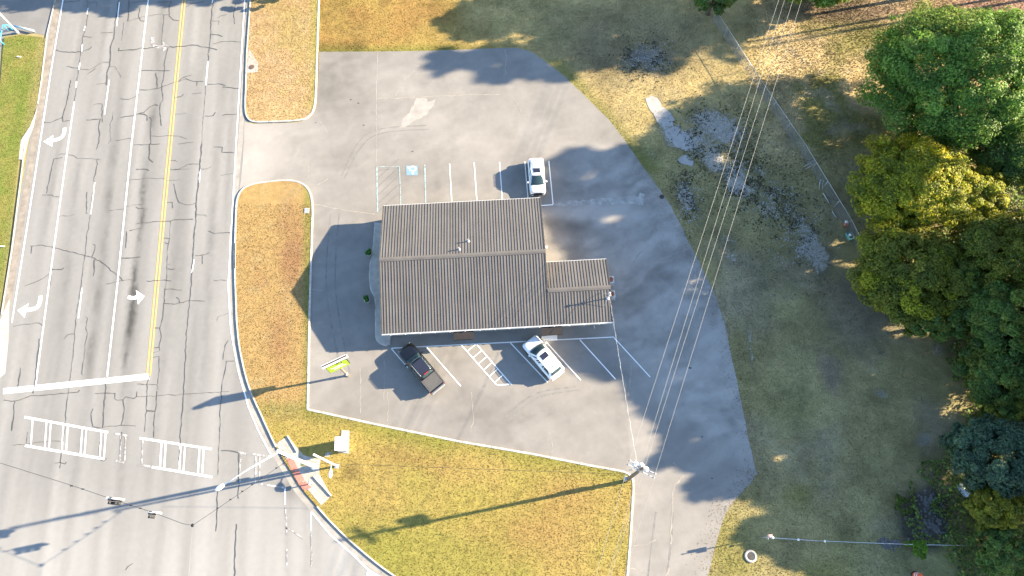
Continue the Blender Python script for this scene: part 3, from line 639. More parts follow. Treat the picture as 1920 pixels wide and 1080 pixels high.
CR_D = "210,0 200,90 300,75 380,68 455,70|200,90 105,100|485,0 465,130 450,270|415,235 450,228 495,240 497,225|765,0 745,120 745,205 780,218 803,195|915,0 905,100|1355,0 1355,90 1345,280|1650,0 1645,100 1635,320|1660,140 1720,140 1790,155|1795,150 1790,500|1635,420 1625,700 1620,745|1775,690 1765,900 1760,1080|1155,0 1155,40|1000,985 960,1010 945,1035"
def wobble(pts, amp=.035, step=.35):
    out = []; P = [np.array(p) for p in pts]
    for a, b in zip(P[:-1], P[1:]):
        L = np.linalg.norm(b - a); n = max(1, int(L / step)); d = (b - a) / (L + 1e-9); nrm = np.array([-d[1], d[0]])
        for k in range(n): out.append(tuple(a + (b - a) * k / n + (nrm * random.gauss(0, amp) if k else 0)))
    out.append(tuple(P[-1])); return out
bm = B()
for txt, ox, oy in ((CR_A, 0, 0), (CR_B, 0, 270), (CR_C, 0, 540), (CR_D, 0, 810)):
    for ln in txt.split('|'):
        px = [tuple(float(c) for c in q.split(',')) for q in ln.split()]
        pts = wobble(G(*[(ox + x / 4, oy + y / 4) for x, y in px])); L = len(pts)
        strip_bm(bm, pts, random.choice((.035, .05, .065, .085)) * (1.2 if L > 30 else 1), Z1 + .006, .55)
cs = obj('crack_sealant', bm, m_seal, road_o); cs['kind'] = 'stuff'

# ------------------------------------------------------------------ parking lot markings and worn marks
def sline(name, a, b, w=.11, mat=m_white, z=Z1 + .004): return strip(name, G(a, b), w, z, mat, lot)
for a, b in (((843, 307), (847, 378)), ((889, 305), (894, 376)), ((936.5, 304), (942, 374)), ((984, 303), (990, 372)), ((1029, 302), (1037, 383)), ((1037, 384), (1008, 386))): sline('stall_line', a, b)
sline('stall_line', (734, 653), (1151, 632), .11)
for a, b in (((734, 654), (765, 690)), ((800, 651), (864, 724)), ((865, 647), (932, 723)), ((893, 645), (958, 720)), ((957, 643), (1027, 717)), ((1024, 641), (1089, 713)), ((1087, 637), (1154, 711)), ((1151, 633), (1219, 707)), ((930, 722.5), (960, 720))):
    sline('stall_line', a, b, .11)
for t in (.16, .32, .47, .62, .78, .93):
    a = (865 + 67 * t, 647 + 76 * t); b = (893 + 65 * (t - .16), 645 + 75 * (t - .16)); sline('hatch_bar', a, b, .09, m_white, Z1 + .008)
for a, b, w in (((706.5, 313), (708, 398), .17), ((749, 312), (751.5, 384), .1), ((705, 313), (750, 312), .08), ((796.5, 309), (798, 380), .16)): sline('accessible_stall_line', a, b, w, m_teal)
for y in (334, 350, 366, 382, 398, 320): sline('hatch_bar', (709, y), (748, y - 36 if y > 330 else y - 5), .07, m_hatch, Z1 + .0085)
quad('accessible_panel', G((761, 311), (783, 310.5), (783.5, 328.5), (762, 329)), Z1 + .004, m_blue, lot)
bm = B()
ringc = at(774, 316.5); strip_bm(bm, [(ringc.x + .36 * math.cos(t), ringc.y + .30 * math.sin(t)) for t in np.linspace(-1.3, 4.1, 22)], .13, Z1 + .009)
strip_bm(bm, G((774, 320), (774.3, 326.5)), .2, Z1 + .010); strip_bm(bm, G((770, 316), (764.5, 314)), .15, Z1 + .011)
obj('accessible_symbol', bm, m_white, lot)

# pale dust-filled cracks and scars
bm = B()
DC = [((708, 97), (706, 180), (706, 310)), ((708, 185), (790, 182), (870, 178), (938, 177)), ((948, 93), (950, 110), (947, 125), (948, 140)), ((796, 103), (780, 130), (757, 150)), ((748, 168), (742, 180)),
      ((585, 383), (610, 387), (640, 393), (660, 396), (703, 402)), ((584, 358), (600, 344), (615, 335)), ((675, 690), (677, 712), (676, 745), (676, 775)), ((727, 735), (729, 760), (726, 790)), ((884, 735), (888, 785), (883, 810)),
      ((1029, 810), (1036, 835), (1034, 856)), ((1282, 892), (1265, 908), (1261, 930), (1259, 990), (1258, 1020)), ((1190, 926), (1218, 926)), ((1183, 1024), (1215, 1020), (1230, 1013)), ((1180, 1066), (1205, 1070)), ((1255, 1065), (1248, 1080)),
      ((596, 222), (605, 235), (614, 248)), ((578, 310), (577, 335)), ((1180, 905), (1190, 870)), ((1265, 865), (1262, 868), (1268, 872)), ((585, 543), (605, 545)), ((585, 612), (592, 611), (597, 605), (605, 603)),
      ((720, 750), (722, 700), (718, 640)), ((960, 180), (975, 205), (990, 230)), ((1185, 660), (1183, 700), (1177, 745)), ((1150, 515), (1180, 505), (1200, 498), (1240, 485), (1300, 462)), ((1180, 505), (1195, 480), (1205, 470))]
for ln in DC: strip_bm(bm, wobble(G(*ln), .05), random.choice((.07, .09, .12)), .0185, .45)
dc = obj('dusty_crack', bm, m_dust, lot); dc['kind'] = 'stuff'
def ragged(pts, amp=.15): return [(x + random.uniform(-amp, amp), y + random.uniform(-amp, amp)) for x, y in wobble(G(*pts) + [G(pts[0])[0]], .05, .4)][:-1]
m_scar = simple('pale_worn_asphalt', (0.285, 0.262, 0.235), 0.95, 0, 0.1, 0.18, 1.3)
m_scar2 = simple('eroded_concrete_patch', (0.30, 0.285, 0.26), 0.95, 0, 0.1, 0.35, 1.8)
def patch(name, pts, mat, amp=.15, z=.0175):
    return sheet(name, ragged(pts, amp), z, mat, None, None, lot)
patch('worn_patch', ((781, 184), (801, 184), (797, 196), (816, 186), (806, 206), (800, 217), (786, 221), (766, 237), (750, 240), (756, 224), (770, 207)), m_scar)
patch('eroded_strip', ((1040, 379), (1120, 374), (1172, 370), (1207, 363), (1209, 384), (1175, 385), (1100, 384), (1040, 386)), m_scar2, .22)
bm = B()
for px, py, r in ((658, 187, .16), (672, 193.5, .16), (682, 235, .12), (773, 284, .13), (1339, 541, .1), (1294, 690, .15), (1316, 819, .1), (1335, 897, .1), (592, 230, .1)):
    p = at(px, py); a = [(p.x + r * random.uniform(.7, 1.3) * math.cos(t), p.y + .7 * r * random.uniform(.7, 1.3) * math.sin(t)) for t in np.linspace(0, 6.28, 9)[:-1]]
    bm.faces.new([bm.verts.new((*q, .019)) for q in a])
st = obj('oil_stain', bm, m_seal, lot); st['kind'] = 'stuff'

# ------------------------------------------------------------------ building
BZ = math.radians(3.2327)
bld = thing('building', 'long low commercial building under a brown ribbed metal roof with a small side wing', 'building', (-14.5147, 21.6754, 0), BZ)
EAVE, RIDGE, RY, DEP, LEN = 2.45, 4.2, 7.62, 14.85, 17.45
WX0, WX1, WD = 17.45, 24.05, 7.07; WRY = WD / 2; WR = EAVE + WRY * (RIDGE - EAVE) / RY

def wall_solid(bm, x0, x1, y0, y1, ry, rz, ez):
    """gabled wall body"""
    sec = [(y0, 0.0), (y1, 0.0), (y1, ez), (ry, rz), (y0, ez)]
    A = [bm.verts.new((x0, y, z)) for y, z in sec]; Bv = [bm.verts.new((x1, y, z)) for y, z in sec]
    bm.faces.new(A[::-1]); bm.faces.new(Bv)
    for i in range(5): bm.faces.new((A[i], A[(i + 1) % 5], Bv[(i + 1) % 5], Bv[i]))
    bmesh.ops.recalc_face_normals(bm, faces=bm.faces); return bm
obj('wall', wall_solid(B(), .35, LEN - .25, .5, DEP - .35, RY, RIDGE - .16, EAVE - .05), m_wall, bld)
obj('wall', wall_solid(B(), LEN - .249, WX1 - .3, .5, WD - .3, WRY, WR - .16, EAVE - .05), m_wall, bld)

def slope(name, x0, x1, ya, za, yb, zb, pitch=.31, parent=bld, thick=.07):
    """one roof slope from eave (ya, za) to ridge (yb, zb): sheet, its standing seams, its edge"""
    bm = B(); box_v = [bm.verts.new(p) for p in ((x0, ya, za), (x1, ya, za), (x1, yb, zb), (x0, yb, zb), (x0, ya, za - thick), (x1, ya, za - thick), (x1, yb, zb - thick), (x0, yb, zb - thick))]
    for q in ((0, 1, 2, 3), (7, 6, 5, 4), (0, 4, 5, 1), (1, 5, 6, 2), (2, 6, 7, 3), (3, 7, 4, 0)): bm.faces.new([box_v[i] for i in q])
    bmesh.ops.recalc_face_normals(bm, faces=bm.faces); r = obj(name, bm, m_roof, parent)
    bm = B(); nrm = Vector((0, -(zb - za), yb - ya)).normalized() * (1 if yb > ya else -1); n = int((x1 - x0) / pitch); p = (x1 - x0) / n
    for i in range(n + 1):
        x = min(max(x0 + i * p + random.uniform(-.012, .012), x0 + .05), x1 - .05); prof = []
        for yy, zz in ((ya, za), (yb, zb)):
            o = Vector((0, yy, zz)); prof.append([bm.verts.new(Vector((x + dx, 0, 0)) + o + nrm * h) for dx, h in ((-.032, .001), (-.018, .046), (.018, .046), (.032, .001))])
        for k in range(3): bm.faces.new((prof[0][k], prof[0][k + 1], prof[1][k + 1], prof[1][k]))
        bm.faces.new(prof[0][::-1]); bm.faces.new(prof[1])
    bmesh.ops.recalc_face_normals(bm, faces=bm.faces)
    s = obj('roof_seam', bm, m_seam, r); s['kind'] = 'stuff'; return r
slope('roof_slope', 0, LEN, 0, EAVE, RY, RIDGE)
slope('roof_slope', 0, LEN, DEP, EAVE, RY, RIDGE)
slope('roof_slope', LEN + .004, WX1, 0, EAVE, WRY, WR)
slope('roof_slope', LEN + .15, WX1, WD, EAVE, WRY, WR)
def cap(x0, x1, y, z, sl):
    bm = B(); prof = [(-.24, -.24 * sl + .055), (-.05, .085), (.05, .085), (.24, -.24 * sl + .055)]
    A = [bm.verts.new((x0, y + a, z + b)) for a, b in prof]; D = [bm.verts.new((x1, y + a, z + b)) for a, b in prof]
    for i in range(3): bm.faces.new((A[i], A[i + 1], D[i + 1], D[i]))
    bmesh.ops.recalc_face_normals(bm, faces=bm.faces)
    for f in bm.faces:
        if f.normal.z < 0: f.normal_flip()
    return obj('ridge_cap', bm, simple_roofcap, bld)
simple_roofcap = simple('ridge_cap_metal', (0.108, 0.098, 0.088), 0.5, 0, 0.4, 0.15, 1)
SLP = (RIDGE - EAVE) / RY
cap(-.03, LEN + .03, RY, RIDGE, SLP); cap(LEN + .02, WX1 + .03, WRY, WR, SLP)
# gutter with brackets along the south eave, drip edges north, verge flashings
bm = B(); 
for dy, dz in ((-.13, -.12),): box(bm, -.02, WX1 + .02, -.14, -.005, EAVE - .15, EAVE - .035, None, .012)
gut = obj('rain_gutter', bm, m_trim, bld)
for x in np.arange(.9, WX1, 1.55): boxo('gutter_bracket', x - .05, x + .05, -.2, -.141, EAVE - .11, EAVE - .03, m_trim, gut)
boxo('drip_edge', 0, LEN, DEP + .004, DEP + .06, EAVE - .09, EAVE - .005, m_trim, bld)
boxo('drip_edge', LEN + .16, WX1, WD + .004, WD + .06, EAVE - .09, EAVE - .005, m_trim, bld)
def verge_trim(x0, x1, ya, za, yb, zb):
    bm = B(); vs = []
    for x in (x0, x1):
        for y, z in ((ya, za), (yb, zb)):
            for d in (-.12, .055): vs.append(bm.verts.new((x, y, z + d)))
    for q in ((0, 1, 3, 2), (4, 6, 7, 5), (0, 4, 5, 1), (2, 3, 7, 6), (0, 2, 6, 4), (1, 5, 7, 3)): bm.faces.new([vs[i] for i in q])
    bmesh.ops.recalc_face_normals(bm, faces=bm.faces); return obj('verge_flashing', bm, m_seam, bld)
for x0, x1 in ((-.055, -.003), (LEN + .005, LEN + .055)):
    if x0 < 0: verge_trim(x0, x1, 0, EAVE, RY, RIDGE)
    else: verge_trim(x0, x1, 3.9, EAVE + 3.9 * SLP + .0, RY, RIDGE)
    verge_trim(x0, x1, DEP, EAVE, RY, RIDGE)
verge_trim(WX1 + .004, WX1 + .05, 0, EAVE, WRY, WR); verge_trim(WX1 + .004, WX1 + .05, WD, EAVE, WRY, WR)
# vents on the north slope
def on_slope(px, py, sgn=1):
    p = at(px, py, 4.0); v = Vector((p.x + 14.5147, p.y - 21.6754, 0)); c, s = math.cos(-BZ), math.sin(-BZ)
    x, y = v.x * c - v.y * s, v.x * s + v.y * c; return x, y
for px, py in ((861, 468), (878, 451)):
    x, y = on_slope(px, py); z = RIDGE - abs(y - RY) * SLP
    pv = obj('vent_pipe', lathe(B(), [(.06, -.05), (.06, .42), (.075, .42), (.075, .5), (.055, .5), (.05, .3)], 12, (x, y, z)), m_trim, bld, True)
    obj('vent_flashing', lathe(B(), [(.17, -.02), (.15, .035), (.07, .09)], 14, (x, y, z)), m_galv, pv, True)
# awnings over the doors, a door and windows under the eaves
for x0, x1, y1 in ((7.45, 9.5, -.93), (16.62, 18.72, -.95)):
    bm = B(); vs = [bm.verts.new(p) for p in ((x0, .49, 2.33), (x1, .49, 2.33), (x1, y1, 2.08), (x0, y1, 2.08), (x0, .49, 2.26), (x1, .49, 2.26), (x1, y1, 1.9), (x0, y1, 1.9))]
    for q in ((0, 1, 2, 3), (7, 6, 5, 4), (0, 4, 5, 1), (1, 5, 6, 2), (2, 6, 7, 3), (3, 7, 4, 0)): bm.faces.new([vs[i] for i in q])
    bmesh.ops.recalc_face_normals(bm, faces=bm.faces); aw = obj('awning', bm, m_dark, bld)
    boxo('awning_valance', x0 - .01, x1 + .01, y1 - .03, y1 - .002, 1.86, 2.09, m_dark, aw)
    xc = (x0 + x1) / 2
    dr = boxo('door', xc - .48, xc + .48, .44, .497, .12, 2.12, m_trim, bld); boxo('door_handle', xc + .34, xc + .4, .38, .438, 1.0, 1.25, m_galv, dr)
for x in (2.0, 4.2, 11.2, 13.4, 20.6, 22.4):
    w = boxo('window', x - .6, x + .6, .45, .497, .95, 2.0, m_trim, bld); boxo('pane', x - .52, x + .52, .43, .4495, 1.02, 1.93, m_glass, w)
for y in (3.0, 5.2, 9.0, 11.5):
    w = boxo('window', .30, .347, y - .7, y + .7, .8, 2.1, m_trim, bld); boxo('pane', .28, .2995, y - .62, y + .62, .88, 2.02, m_glass, w)
tubo('awning_post', [(16.64, -.88, .012), (16.64, -.88, 2.02)], .03, m_trim, bld)
boxo('door_step', 16.70, 18.3, -.90, -.42, .012, .17, m_gwhite, bld, None, .03)
tubo('downspout', [(22.35, .3, EAVE - .13), (22.35, .44, 2.1), (22.35, .44, .25), (22.35, .1, .1)], .05, m_trim, bld)
# service mast on the wing, with braces
mx, my = 23.72, 2.42; mz = EAVE + my * SLP
ms = tubo('service_mast', [(mx, my, mz - .1), (mx, my, mz + 1.45)], .055, m_galv, bld)
obj('weatherhead', lathe(B(), [(.07, 1.42), (.13, 1.5), (.12, 1.62), (.03, 1.68)], 12, (mx, my, mz)), m_galv, ms, True)
obj('mast_flashing', lathe(B(), [(.22, -.06), (.2, .03), (.07, .12)], 14, (mx, my, mz)), m_trim, ms, True)
tubo('mast_brace', [(mx, my, mz + 1.1), (mx - .75, my + .6, mz + .13)], .02, m_galv, ms, 6)
tubo('mast_brace', [(mx, my, mz + 1.0), (mx - .5, my - .9, mz - .18)], .02, m_galv, ms, 6)
for i in range(3): tubo('insulator', [(mx + .05, my - .05, mz + 1.0 + i * .14), (mx + .17, my - .16, mz + 1.0 + i * .14)], .035, m_trim, ms, 8)
# floodlight on the east gable
fl = boxo('floodlight', LEN + .06, LEN + .34, 8.25, 8.55, 3.25, 3.5, m_trim, bld, None, .04); boxo('floodlight_bracket', LEN - .2, LEN + .06, 8.36, 8.44, 3.3, 3.4, m_galv, fl)

# pavement along the west front and the south-west corner
walk = smooth_line(G((703.5, 418), (701, 455), (699, 480)), 3)[:-1] + smooth_line(G((699, 480), (695, 494), (693.5, 520), (696, 543), (703, 558), (705, 575)), 4)[:-1] + G((705, 610)) + smooth_line(G((705, 630), (708, 640), (717, 646), (726, 648)), 4) + G((732, 647), (733, 632), (745, 600), (735, 420))
wk = sheet('pavement', walk, .13, m_concrete); wk['kind'] = 'structure'
o = kerb('kerb', walk[:-4], .14, .137, m_curb); o['kind'] = 'structure'
# condensing units by the wing's gable
for k, (px, py, lab) in enumerate(((1147, 524, 'northern of two white condensers beside the wing gable, rusty fan on top'), (1149, 551, 'southern of two white condensers beside the wing gable, near the service mast'))):
    p = at(px, py, .85); t = thing('air_conditioner', lab, 'air conditioner', (p.x - .12, p.y, .012), BZ, 'condensing units beside the wing')
    bm = B(); box(bm, -.4, .4, -.42, .42, .05, .85, None, .12); obj('cabinet', bm, m_trim, t)
    boxo('base_pad', -.46, .46, -.48, .48, 0, .05, m_concrete, t)
    f = obj('fan_grille', lathe(B(), [(.31, .852), (.29, .89), (.22, .905), (.1, .91), (.02, .91)], 20), m_rust, t, True)
    for j in range(6):
        a = j * math.pi / 3; tubo('grille_wire', [(.05 * math.cos(a), .05 * math.sin(a), .93), (.31 * math.cos(a), .31 * math.sin(a), .9)], .012, m_black, f, 5)

# ------------------------------------------------------------------ vehicles
def loft(stations, mirror=True):
    """closed skin through half cross-sections [(x, [(y,z)...bottom to top])]"""
    bm = B(); rows = []
    for x, sec in stations:
        full = [(y, z) for y, z in sec] + [(-y, z) for y, z in reversed(sec)]
        rows.append([bm.verts.new((x, y, z)) for y, z in full])
    n = len(rows[0])
    for a, b in zip(rows[:-1], rows[1:]):
        for i in range(n): bm.faces.new((a[i], a[(i + 1) % n], b[(i + 1) % n], b[i]))
    bm.faces.new(rows[0][::-1]); bm.faces.new(rows[-1]); bmesh.ops.recalc_face_normals(bm, faces=bm.faces); return bm

def ring_x(bm, prof, seg, c, sgn):
    return None

def wheel(t, x, y, r, w, side):
    bm = B(); lathe(bm, [(r * .62, -w / 2), (r * .95, -w / 2), (r, -w * .32), (r, w * .32), (r * .95, w / 2), (r * .62, w / 2)], 22)
    Mx = Matrix.Translation((x, y, r)) @ Matrix.Rotation(math.pi / 2, 4, 'X')
    bmesh.ops.transform(bm, matrix=Mx, verts=bm.verts); wv = obj('wheel', bm, m_tyre, t, True)
    bm = B(); lathe(bm, [(r * .6, w * .5 - .02), (r * .56, w * .5 + .006), (r * .2, w * .5 - .02), (r * .08, w * .5 + .012), (.01, w * .5 + .012)], 22)
    if side > 0: bmesh.ops.scale(bm, vec=(1, 1, -1), verts=bm.verts)
    bmesh.ops.transform(bm, matrix=Mx, verts=bm.verts); bmesh.ops.recalc_face_normals(bm, faces=bm.faces); obj('rim', bm, m_alloy, wv, True)

def pane(name, quadpts, mat, parent, push=.012, bulge=0.0, n=6):
    """a glass pane with thickness, slightly bowed"""
    a, b, c, d = [Vector(p) for p in quadpts]; nrm = (b - a).cross(d - a).normalized(); bm = B(); top = []; bot = []
    for i in range(n + 1):
        r1 = []; r2 = []
        for j in range(n + 1):
            u, v = i / n, j / n; p = a.lerp(b, u).lerp(d.lerp(c, u), v) + nrm * (push + bulge * (1 - (2 * u - 1) ** 2))
            r1.append(bm.verts.new(p)); r2.append(bm.verts.new(p - nrm * .03))
        top.append(r1); bot.append(r2)
    for i in range(n):
        for j in range(n):
            bm.faces.new((top[i][j], top[i + 1][j], top[i + 1][j + 1], top[i][j + 1])); bm.faces.new((bot[i][j], bot[i][j + 1], bot[i + 1][j + 1], bot[i + 1][j]))
    for i in range(n):
        bm.faces.new((top[i][0], bot[i][0], bot[i + 1][0], top[i + 1][0])); bm.faces.new((top[i][n], top[i + 1][n], bot[i + 1][n], bot[i][n]))
        bm.faces.new((top[0][i], top[0][i + 1], bot[0][i + 1], bot[0][i])); bm.faces.new((top[n][i], bot[n][i], bot[n][i + 1], top[n][i + 1]))
    bmesh.ops.recalc_face_normals(bm, faces=bm.faces); return obj(name, bm, mat, parent, True)

def vehicle(t, L, W, paint, belt, roof, hood, cab, nose=.22, tailcut=.10, bed=None, gc=.24, wb=(.2, .2), wr=.34, trim=None):
    """x forward, origin at the centre on the ground. cab = (windscreen base, roof front, roof rear, rear glass base) in x"""
    h = W / 2; xs = L / 2; wb0, rf, rr, rb = cab
    def sec(x, wk, top, crown):
        return (x, [(h * wk * .9, gc), (h * wk * .985, gc + .12), (h * wk, gc + .35), (h * wk, top - .22), (h * wk * .965, top - .07), (h * wk * .88, top - .005), (h * wk * .5, top + crown * .75), (.001, top + crown)])
    ht = hood; st = []
    for f, wk, dz in ((1.0, .70, -.36), (.992, .80, -.26), (.972, .90, -.15), (.94, .955, -.08), (.88, .985, -.035), (.75, 1.0, -.005)):
        st.append(sec(xs * f, wk, ht + dz, .045))
    st.append(sec(wb0 + .18, 1.0, ht + .02, .05)); st.append(sec(wb0 - .1, 1.0, belt, .03)); st.append(sec(0.0, 1.0, belt, .03))
    rt = belt if not bed else belt
    st.append(sec(-xs * .6, 1.0, rt, .02)); st.append(sec(-xs * .86, .985, rt - .01, .01))
    for f, wk, dz in ((.95, .955, -.03), (.985, .90, -.09), (1.0, .82, -.22)) if not bed else ((.965, .985, -.01), (.993, .965, -.03), (1.0, .94, -.1)):
        st.append(sec(-xs * f, wk, rt + dz, .0))
    st.reverse(); body = obj('body', loft(st), paint, t, True)
    # greenhouse
    wbm = h * .9; wrf = h * .70; zb, zr = belt - .04, roof
    def ring(z, x0, x1, w0, w1, cf, cr): return [(x0 + cf, 0, z), (x0, w0 * .8, z), (x0 - .12, w0, z), ((x0 + x1) / 2, (w0 + w1) / 2 * 1.02, z), (x1 + .12, w1, z), (x1, w1 * .8, z), (x1 - cr, 0, z)]
    lo = ring(zb, wb0, rb, wbm, wbm * .97, .14, .06); mid = ring(zr - .045, rf + .02, rr - .03, wrf, wrf * .96, .07, .05); hi = ring(zr, rf - .09, rr + .09, wrf * .93, wrf * .9, .05, .04)
    bm = B(); R = []
    for q in (lo, mid, hi):
        fullr = q + [(x, -y, z) for x, y, z in reversed(q[1:-1])]; R.append([bm.verts.new(p) for p in fullr])
    n = len(R[0])
    for a, b in zip(R[:-1], R[1:]):
        for i in range(n): bm.faces.new((a[i], a[(i + 1) % n], b[(i + 1) % n], b[i]))
    cvt = bm.verts.new(((rf + rr) / 2, 0, zr + .03)); m = R[2]
    for i in range(n): bm.faces.new((m[i], m[(i + 1) % n], cvt))
    bmesh.ops.recalc_face_normals(bm, faces=bm.faces); cabo = obj('cabin', bm, paint, t, True)
    def lerp3(p, q, k): return tuple(p[i] + (q[i] - p[i]) * k for i in range(3))
    # windscreen, rear window as bowed panes
    k0, k1 = .03, .985
    fl_, fr_ = lerp3((wb0, wbm * .93, zb), (rf + .02, wrf * .95, zr - .045), k0), lerp3((wb0, -wbm * .93, zb), (rf + .02, -wrf * .95, zr - .045), k0)
    tl_, tr_ = lerp3((wb0, wbm * .93, zb), (rf + .02, wrf * .95, zr - .045), k1), lerp3((wb0, -wbm * .93, zb), (rf + .02, -wrf * .95, zr - .045), k1)
    pane('windscreen', (fr_, fl_, tl_, tr_), m_glass, t, .025, .11)
    bl_, br_ = lerp3((rb, wbm * .8, zb), (rr - .03, wrf * .82, zr - .045), .18), lerp3((rb, -wbm * .8, zb), (rr - .03, -wrf * .82, zr - .045), .18)
    ul_, ur_ = lerp3((rb, wbm * .8, zb), (rr - .03, wrf * .82, zr - .045), .9), lerp3((rb, -wbm * .8, zb), (rr - .03, -wrf * .82, zr - .045), .9)
    pane('rear_window', (bl_, br_, ur_, ul_), m_glass, t, .02, .05)
    for s in (1, -1):
        segs = 3 if not bed else 2; x0, x1 = wb0 - .28, rb + .25
        u0, u1 = rf - .16, rr + .16
        for i in range(segs):
            f0, f1 = i / segs + .015, (i + 1) / segs - .015
            pb0, pb1 = lerp3((x0, s * wbm * 1.0, zb), (x1, s * wbm * .985, zb), f0), lerp3((x0, s * wbm * 1.0, zb), (x1, s * wbm * .985, zb), f1)
            pu0, pu1 = lerp3((u0, s * wrf * 1.0, zr - .045), (u1, s * wrf * .975, zr - .045), f0), lerp3((u0, s * wrf * 1.0, zr - .045), (u1, s * wrf * .975, zr - .045), f1)
            q = (lerp3(pb0, pu0, .14), lerp3(pb1, pu1, .14), lerp3(pb1, pu1, .88), lerp3(pb0, pu0, .88))
            pane('side_window', q if s < 0 else (q[1], q[0], q[3], q[2]), m_glass, t, .012, .018, 3)
        mi = B(); box(mi, wb0 - .42, wb0 - .24, s * (h + .02), s * (h + .22), belt - .02, belt + .14, None, .04); bmesh.ops.recalc_face_normals(mi, faces=mi.faces); mo = obj('wing_mirror', mi, paint, t)
        tubo('mirror_arm', [(wb0 - .33, s * (h - .08), belt - .02), (wb0 - .33, s * (h + .05), belt + .04)], .025, m_black, mo, 6)
        hl = B(); box(hl, xs * .93, xs * .985, s * h * .52, s * h * .84, hood - .32, hood - .17, None, .03); bmesh.ops.rotate(hl, cent=(xs * .95, s * h * .7, 0), matrix=Matrix.Rotation(-s * .45, 3, 'Z'), verts=hl.verts); bmesh.ops.recalc_face_normals(hl, faces=hl.faces); obj('headlight', hl, m_lens_clear, t)
        tl = B(); box(tl, -xs * 1.002, -xs * .962, s * h * .68, s * h * .93, belt - .34, belt - .1, None, .02); bmesh.ops.recalc_face_normals(tl, faces=tl.faces); obj('tail_light', tl, m_lens_red, t)
        for xw in (xs - L * wb[0], -xs + L * wb[1]): wheel(t, xw, s * (h - .12), wr, .23, -s)
        dh = boxo('door_handle', wb0 - 1.15, wb0 - .95, s * (h + .004) if s > 0 else s * (h + .03), s * (h + .03) if s > 0 else s * (h + .004), belt - .2, belt - .16, m_black, t)
    boxo('front_bumper', xs * .93, xs * 1.012, -h * .72, h * .72, gc + .02, gc + .2, trim or paint, t, None, .05)
    boxo('grille', xs * .975, xs * 1.006, -h * .48, h * .48, hood - .42, hood - .2, m_black, t, None, .02)
    boxo('rear_bumper', -xs * 1.02, -xs * .94, -h * .82, h * .82, gc + .05, gc + .28, trim or paint, t, None, .05)
    boxo('number_plate', -xs * 1.028, -xs * 1.021, -.16, .16, gc + .1, gc + .24, m_gwhite, t)
    return body

def veh_place(front, rear, zf, zr):
    a, b = at(*front, zf), at(*rear, zr); c = (a + b) / 2; d = a - b; return (c.x, c.y, .012), math.atan2(d.y, d.x), math.hypot(d.x, d.y)

# black pickup
loc, rz, L = veh_place((757.5, 651.5), (821.5, 728.5), .75, .75); TL = min(max(L, 5.3), 5.8)
tr = thing('pickup_truck', 'black crew cab pickup with a grey bed cover parked at a slant', 'pickup truck', loc, rz)
vehicle(tr, TL, 1.96, m_cblack, 1.18, 1.86, 1.14, (1.40, .62, -1.06, -1.24), bed=True, gc=.32, wb=(.17, .2), wr=.39, trim=m_black)
xr = -TL / 2
bc = B(); box(bc, xr + .13, -1.33, -.80, .80, 1.185, 1.235, None, .02); tc = obj('bed_cover', bc, m_tonneau, tr)
for s in (1, -1): boxo('cover_rail', xr + .12, -1.33, s * .87 - .055, s * .87 + .055, 1.19, 1.255, m_tonneau, tc, None, .015)
boxo('tailgate', xr - .03, xr + .03, -.78, .78, .62, 1.16, m_cblack, tr, None, .02)
boxo('third_brake_light', -1.13, -1.07, -.28, .28, 1.845, 1.90, m_lens_red, tr, None, .01)
for s in (1, -1): tubo('roof_rail', [(.52, s * .64, 1.86), (.42, s * .65, 1.9), (-.94, s * .63, 1.9), (-1.04, s * .62, 1.85)], .022, m_alloy, tr, 6)
boxo('roof_panel_glass', -1.0, .5, -.55, .55, 1.872, 1.897, m_roofglass, tr, None, .01)
tubo('wiper', [(1.25, .1, 1.24), (1.0, .55, 1.5)], .012, m_black, tr, 5); tubo('wiper', [(1.25, -.5, 1.24), (1.05, -.05, 1.46)], .012, m_black, tr, 5)
boxo('step_bumper', xr - .14, xr + .02, -.8, .8, .5, .62, m_galv, tr, None, .03)

# white SUV on the south side
loc, rz, L = veh_place((991, 637.5), (1047, 704), .7, .75); SL = min(max(L, 4.9), 5.25)
su = thing('suv', 'white sport utility vehicle with a dark sunroof parked at a slant beside the doorstep', 'suv', loc, rz)
vehicle(su, SL, 1.98, m_cwhite, 1.10, 1.76, 1.04, (1.30, .44, -1.80, -2.24), gc=.3, wb=(.18, .2), wr=.38, trim=m_cwhite)
boxo('sunroof', -.42, .18, -.42, .42, 1.768, 1.795, m_roofglass, su, None, .012)
for s in (1, -1): tubo('roof_rail', [(.2, s * .68, 1.74), (.1, s * .69, 1.80), (-1.6, s * .67, 1.80), (-1.72, s * .66, 1.74)], .025, m_cwhite, su, 6)
boxo('roof_antenna', -1.62, -1.5, -.03, .03, 1.77, 1.83, m_black, su, None, .01); boxo('rear_spoiler', -1.98, -1.76, -.62, .62, 1.70, 1.745, m_cwhite, su, None, .015)
tubo('wiper', [(1.02, .1, 1.12), (.72, .6, 1.4)], .012, m_black, su, 5)

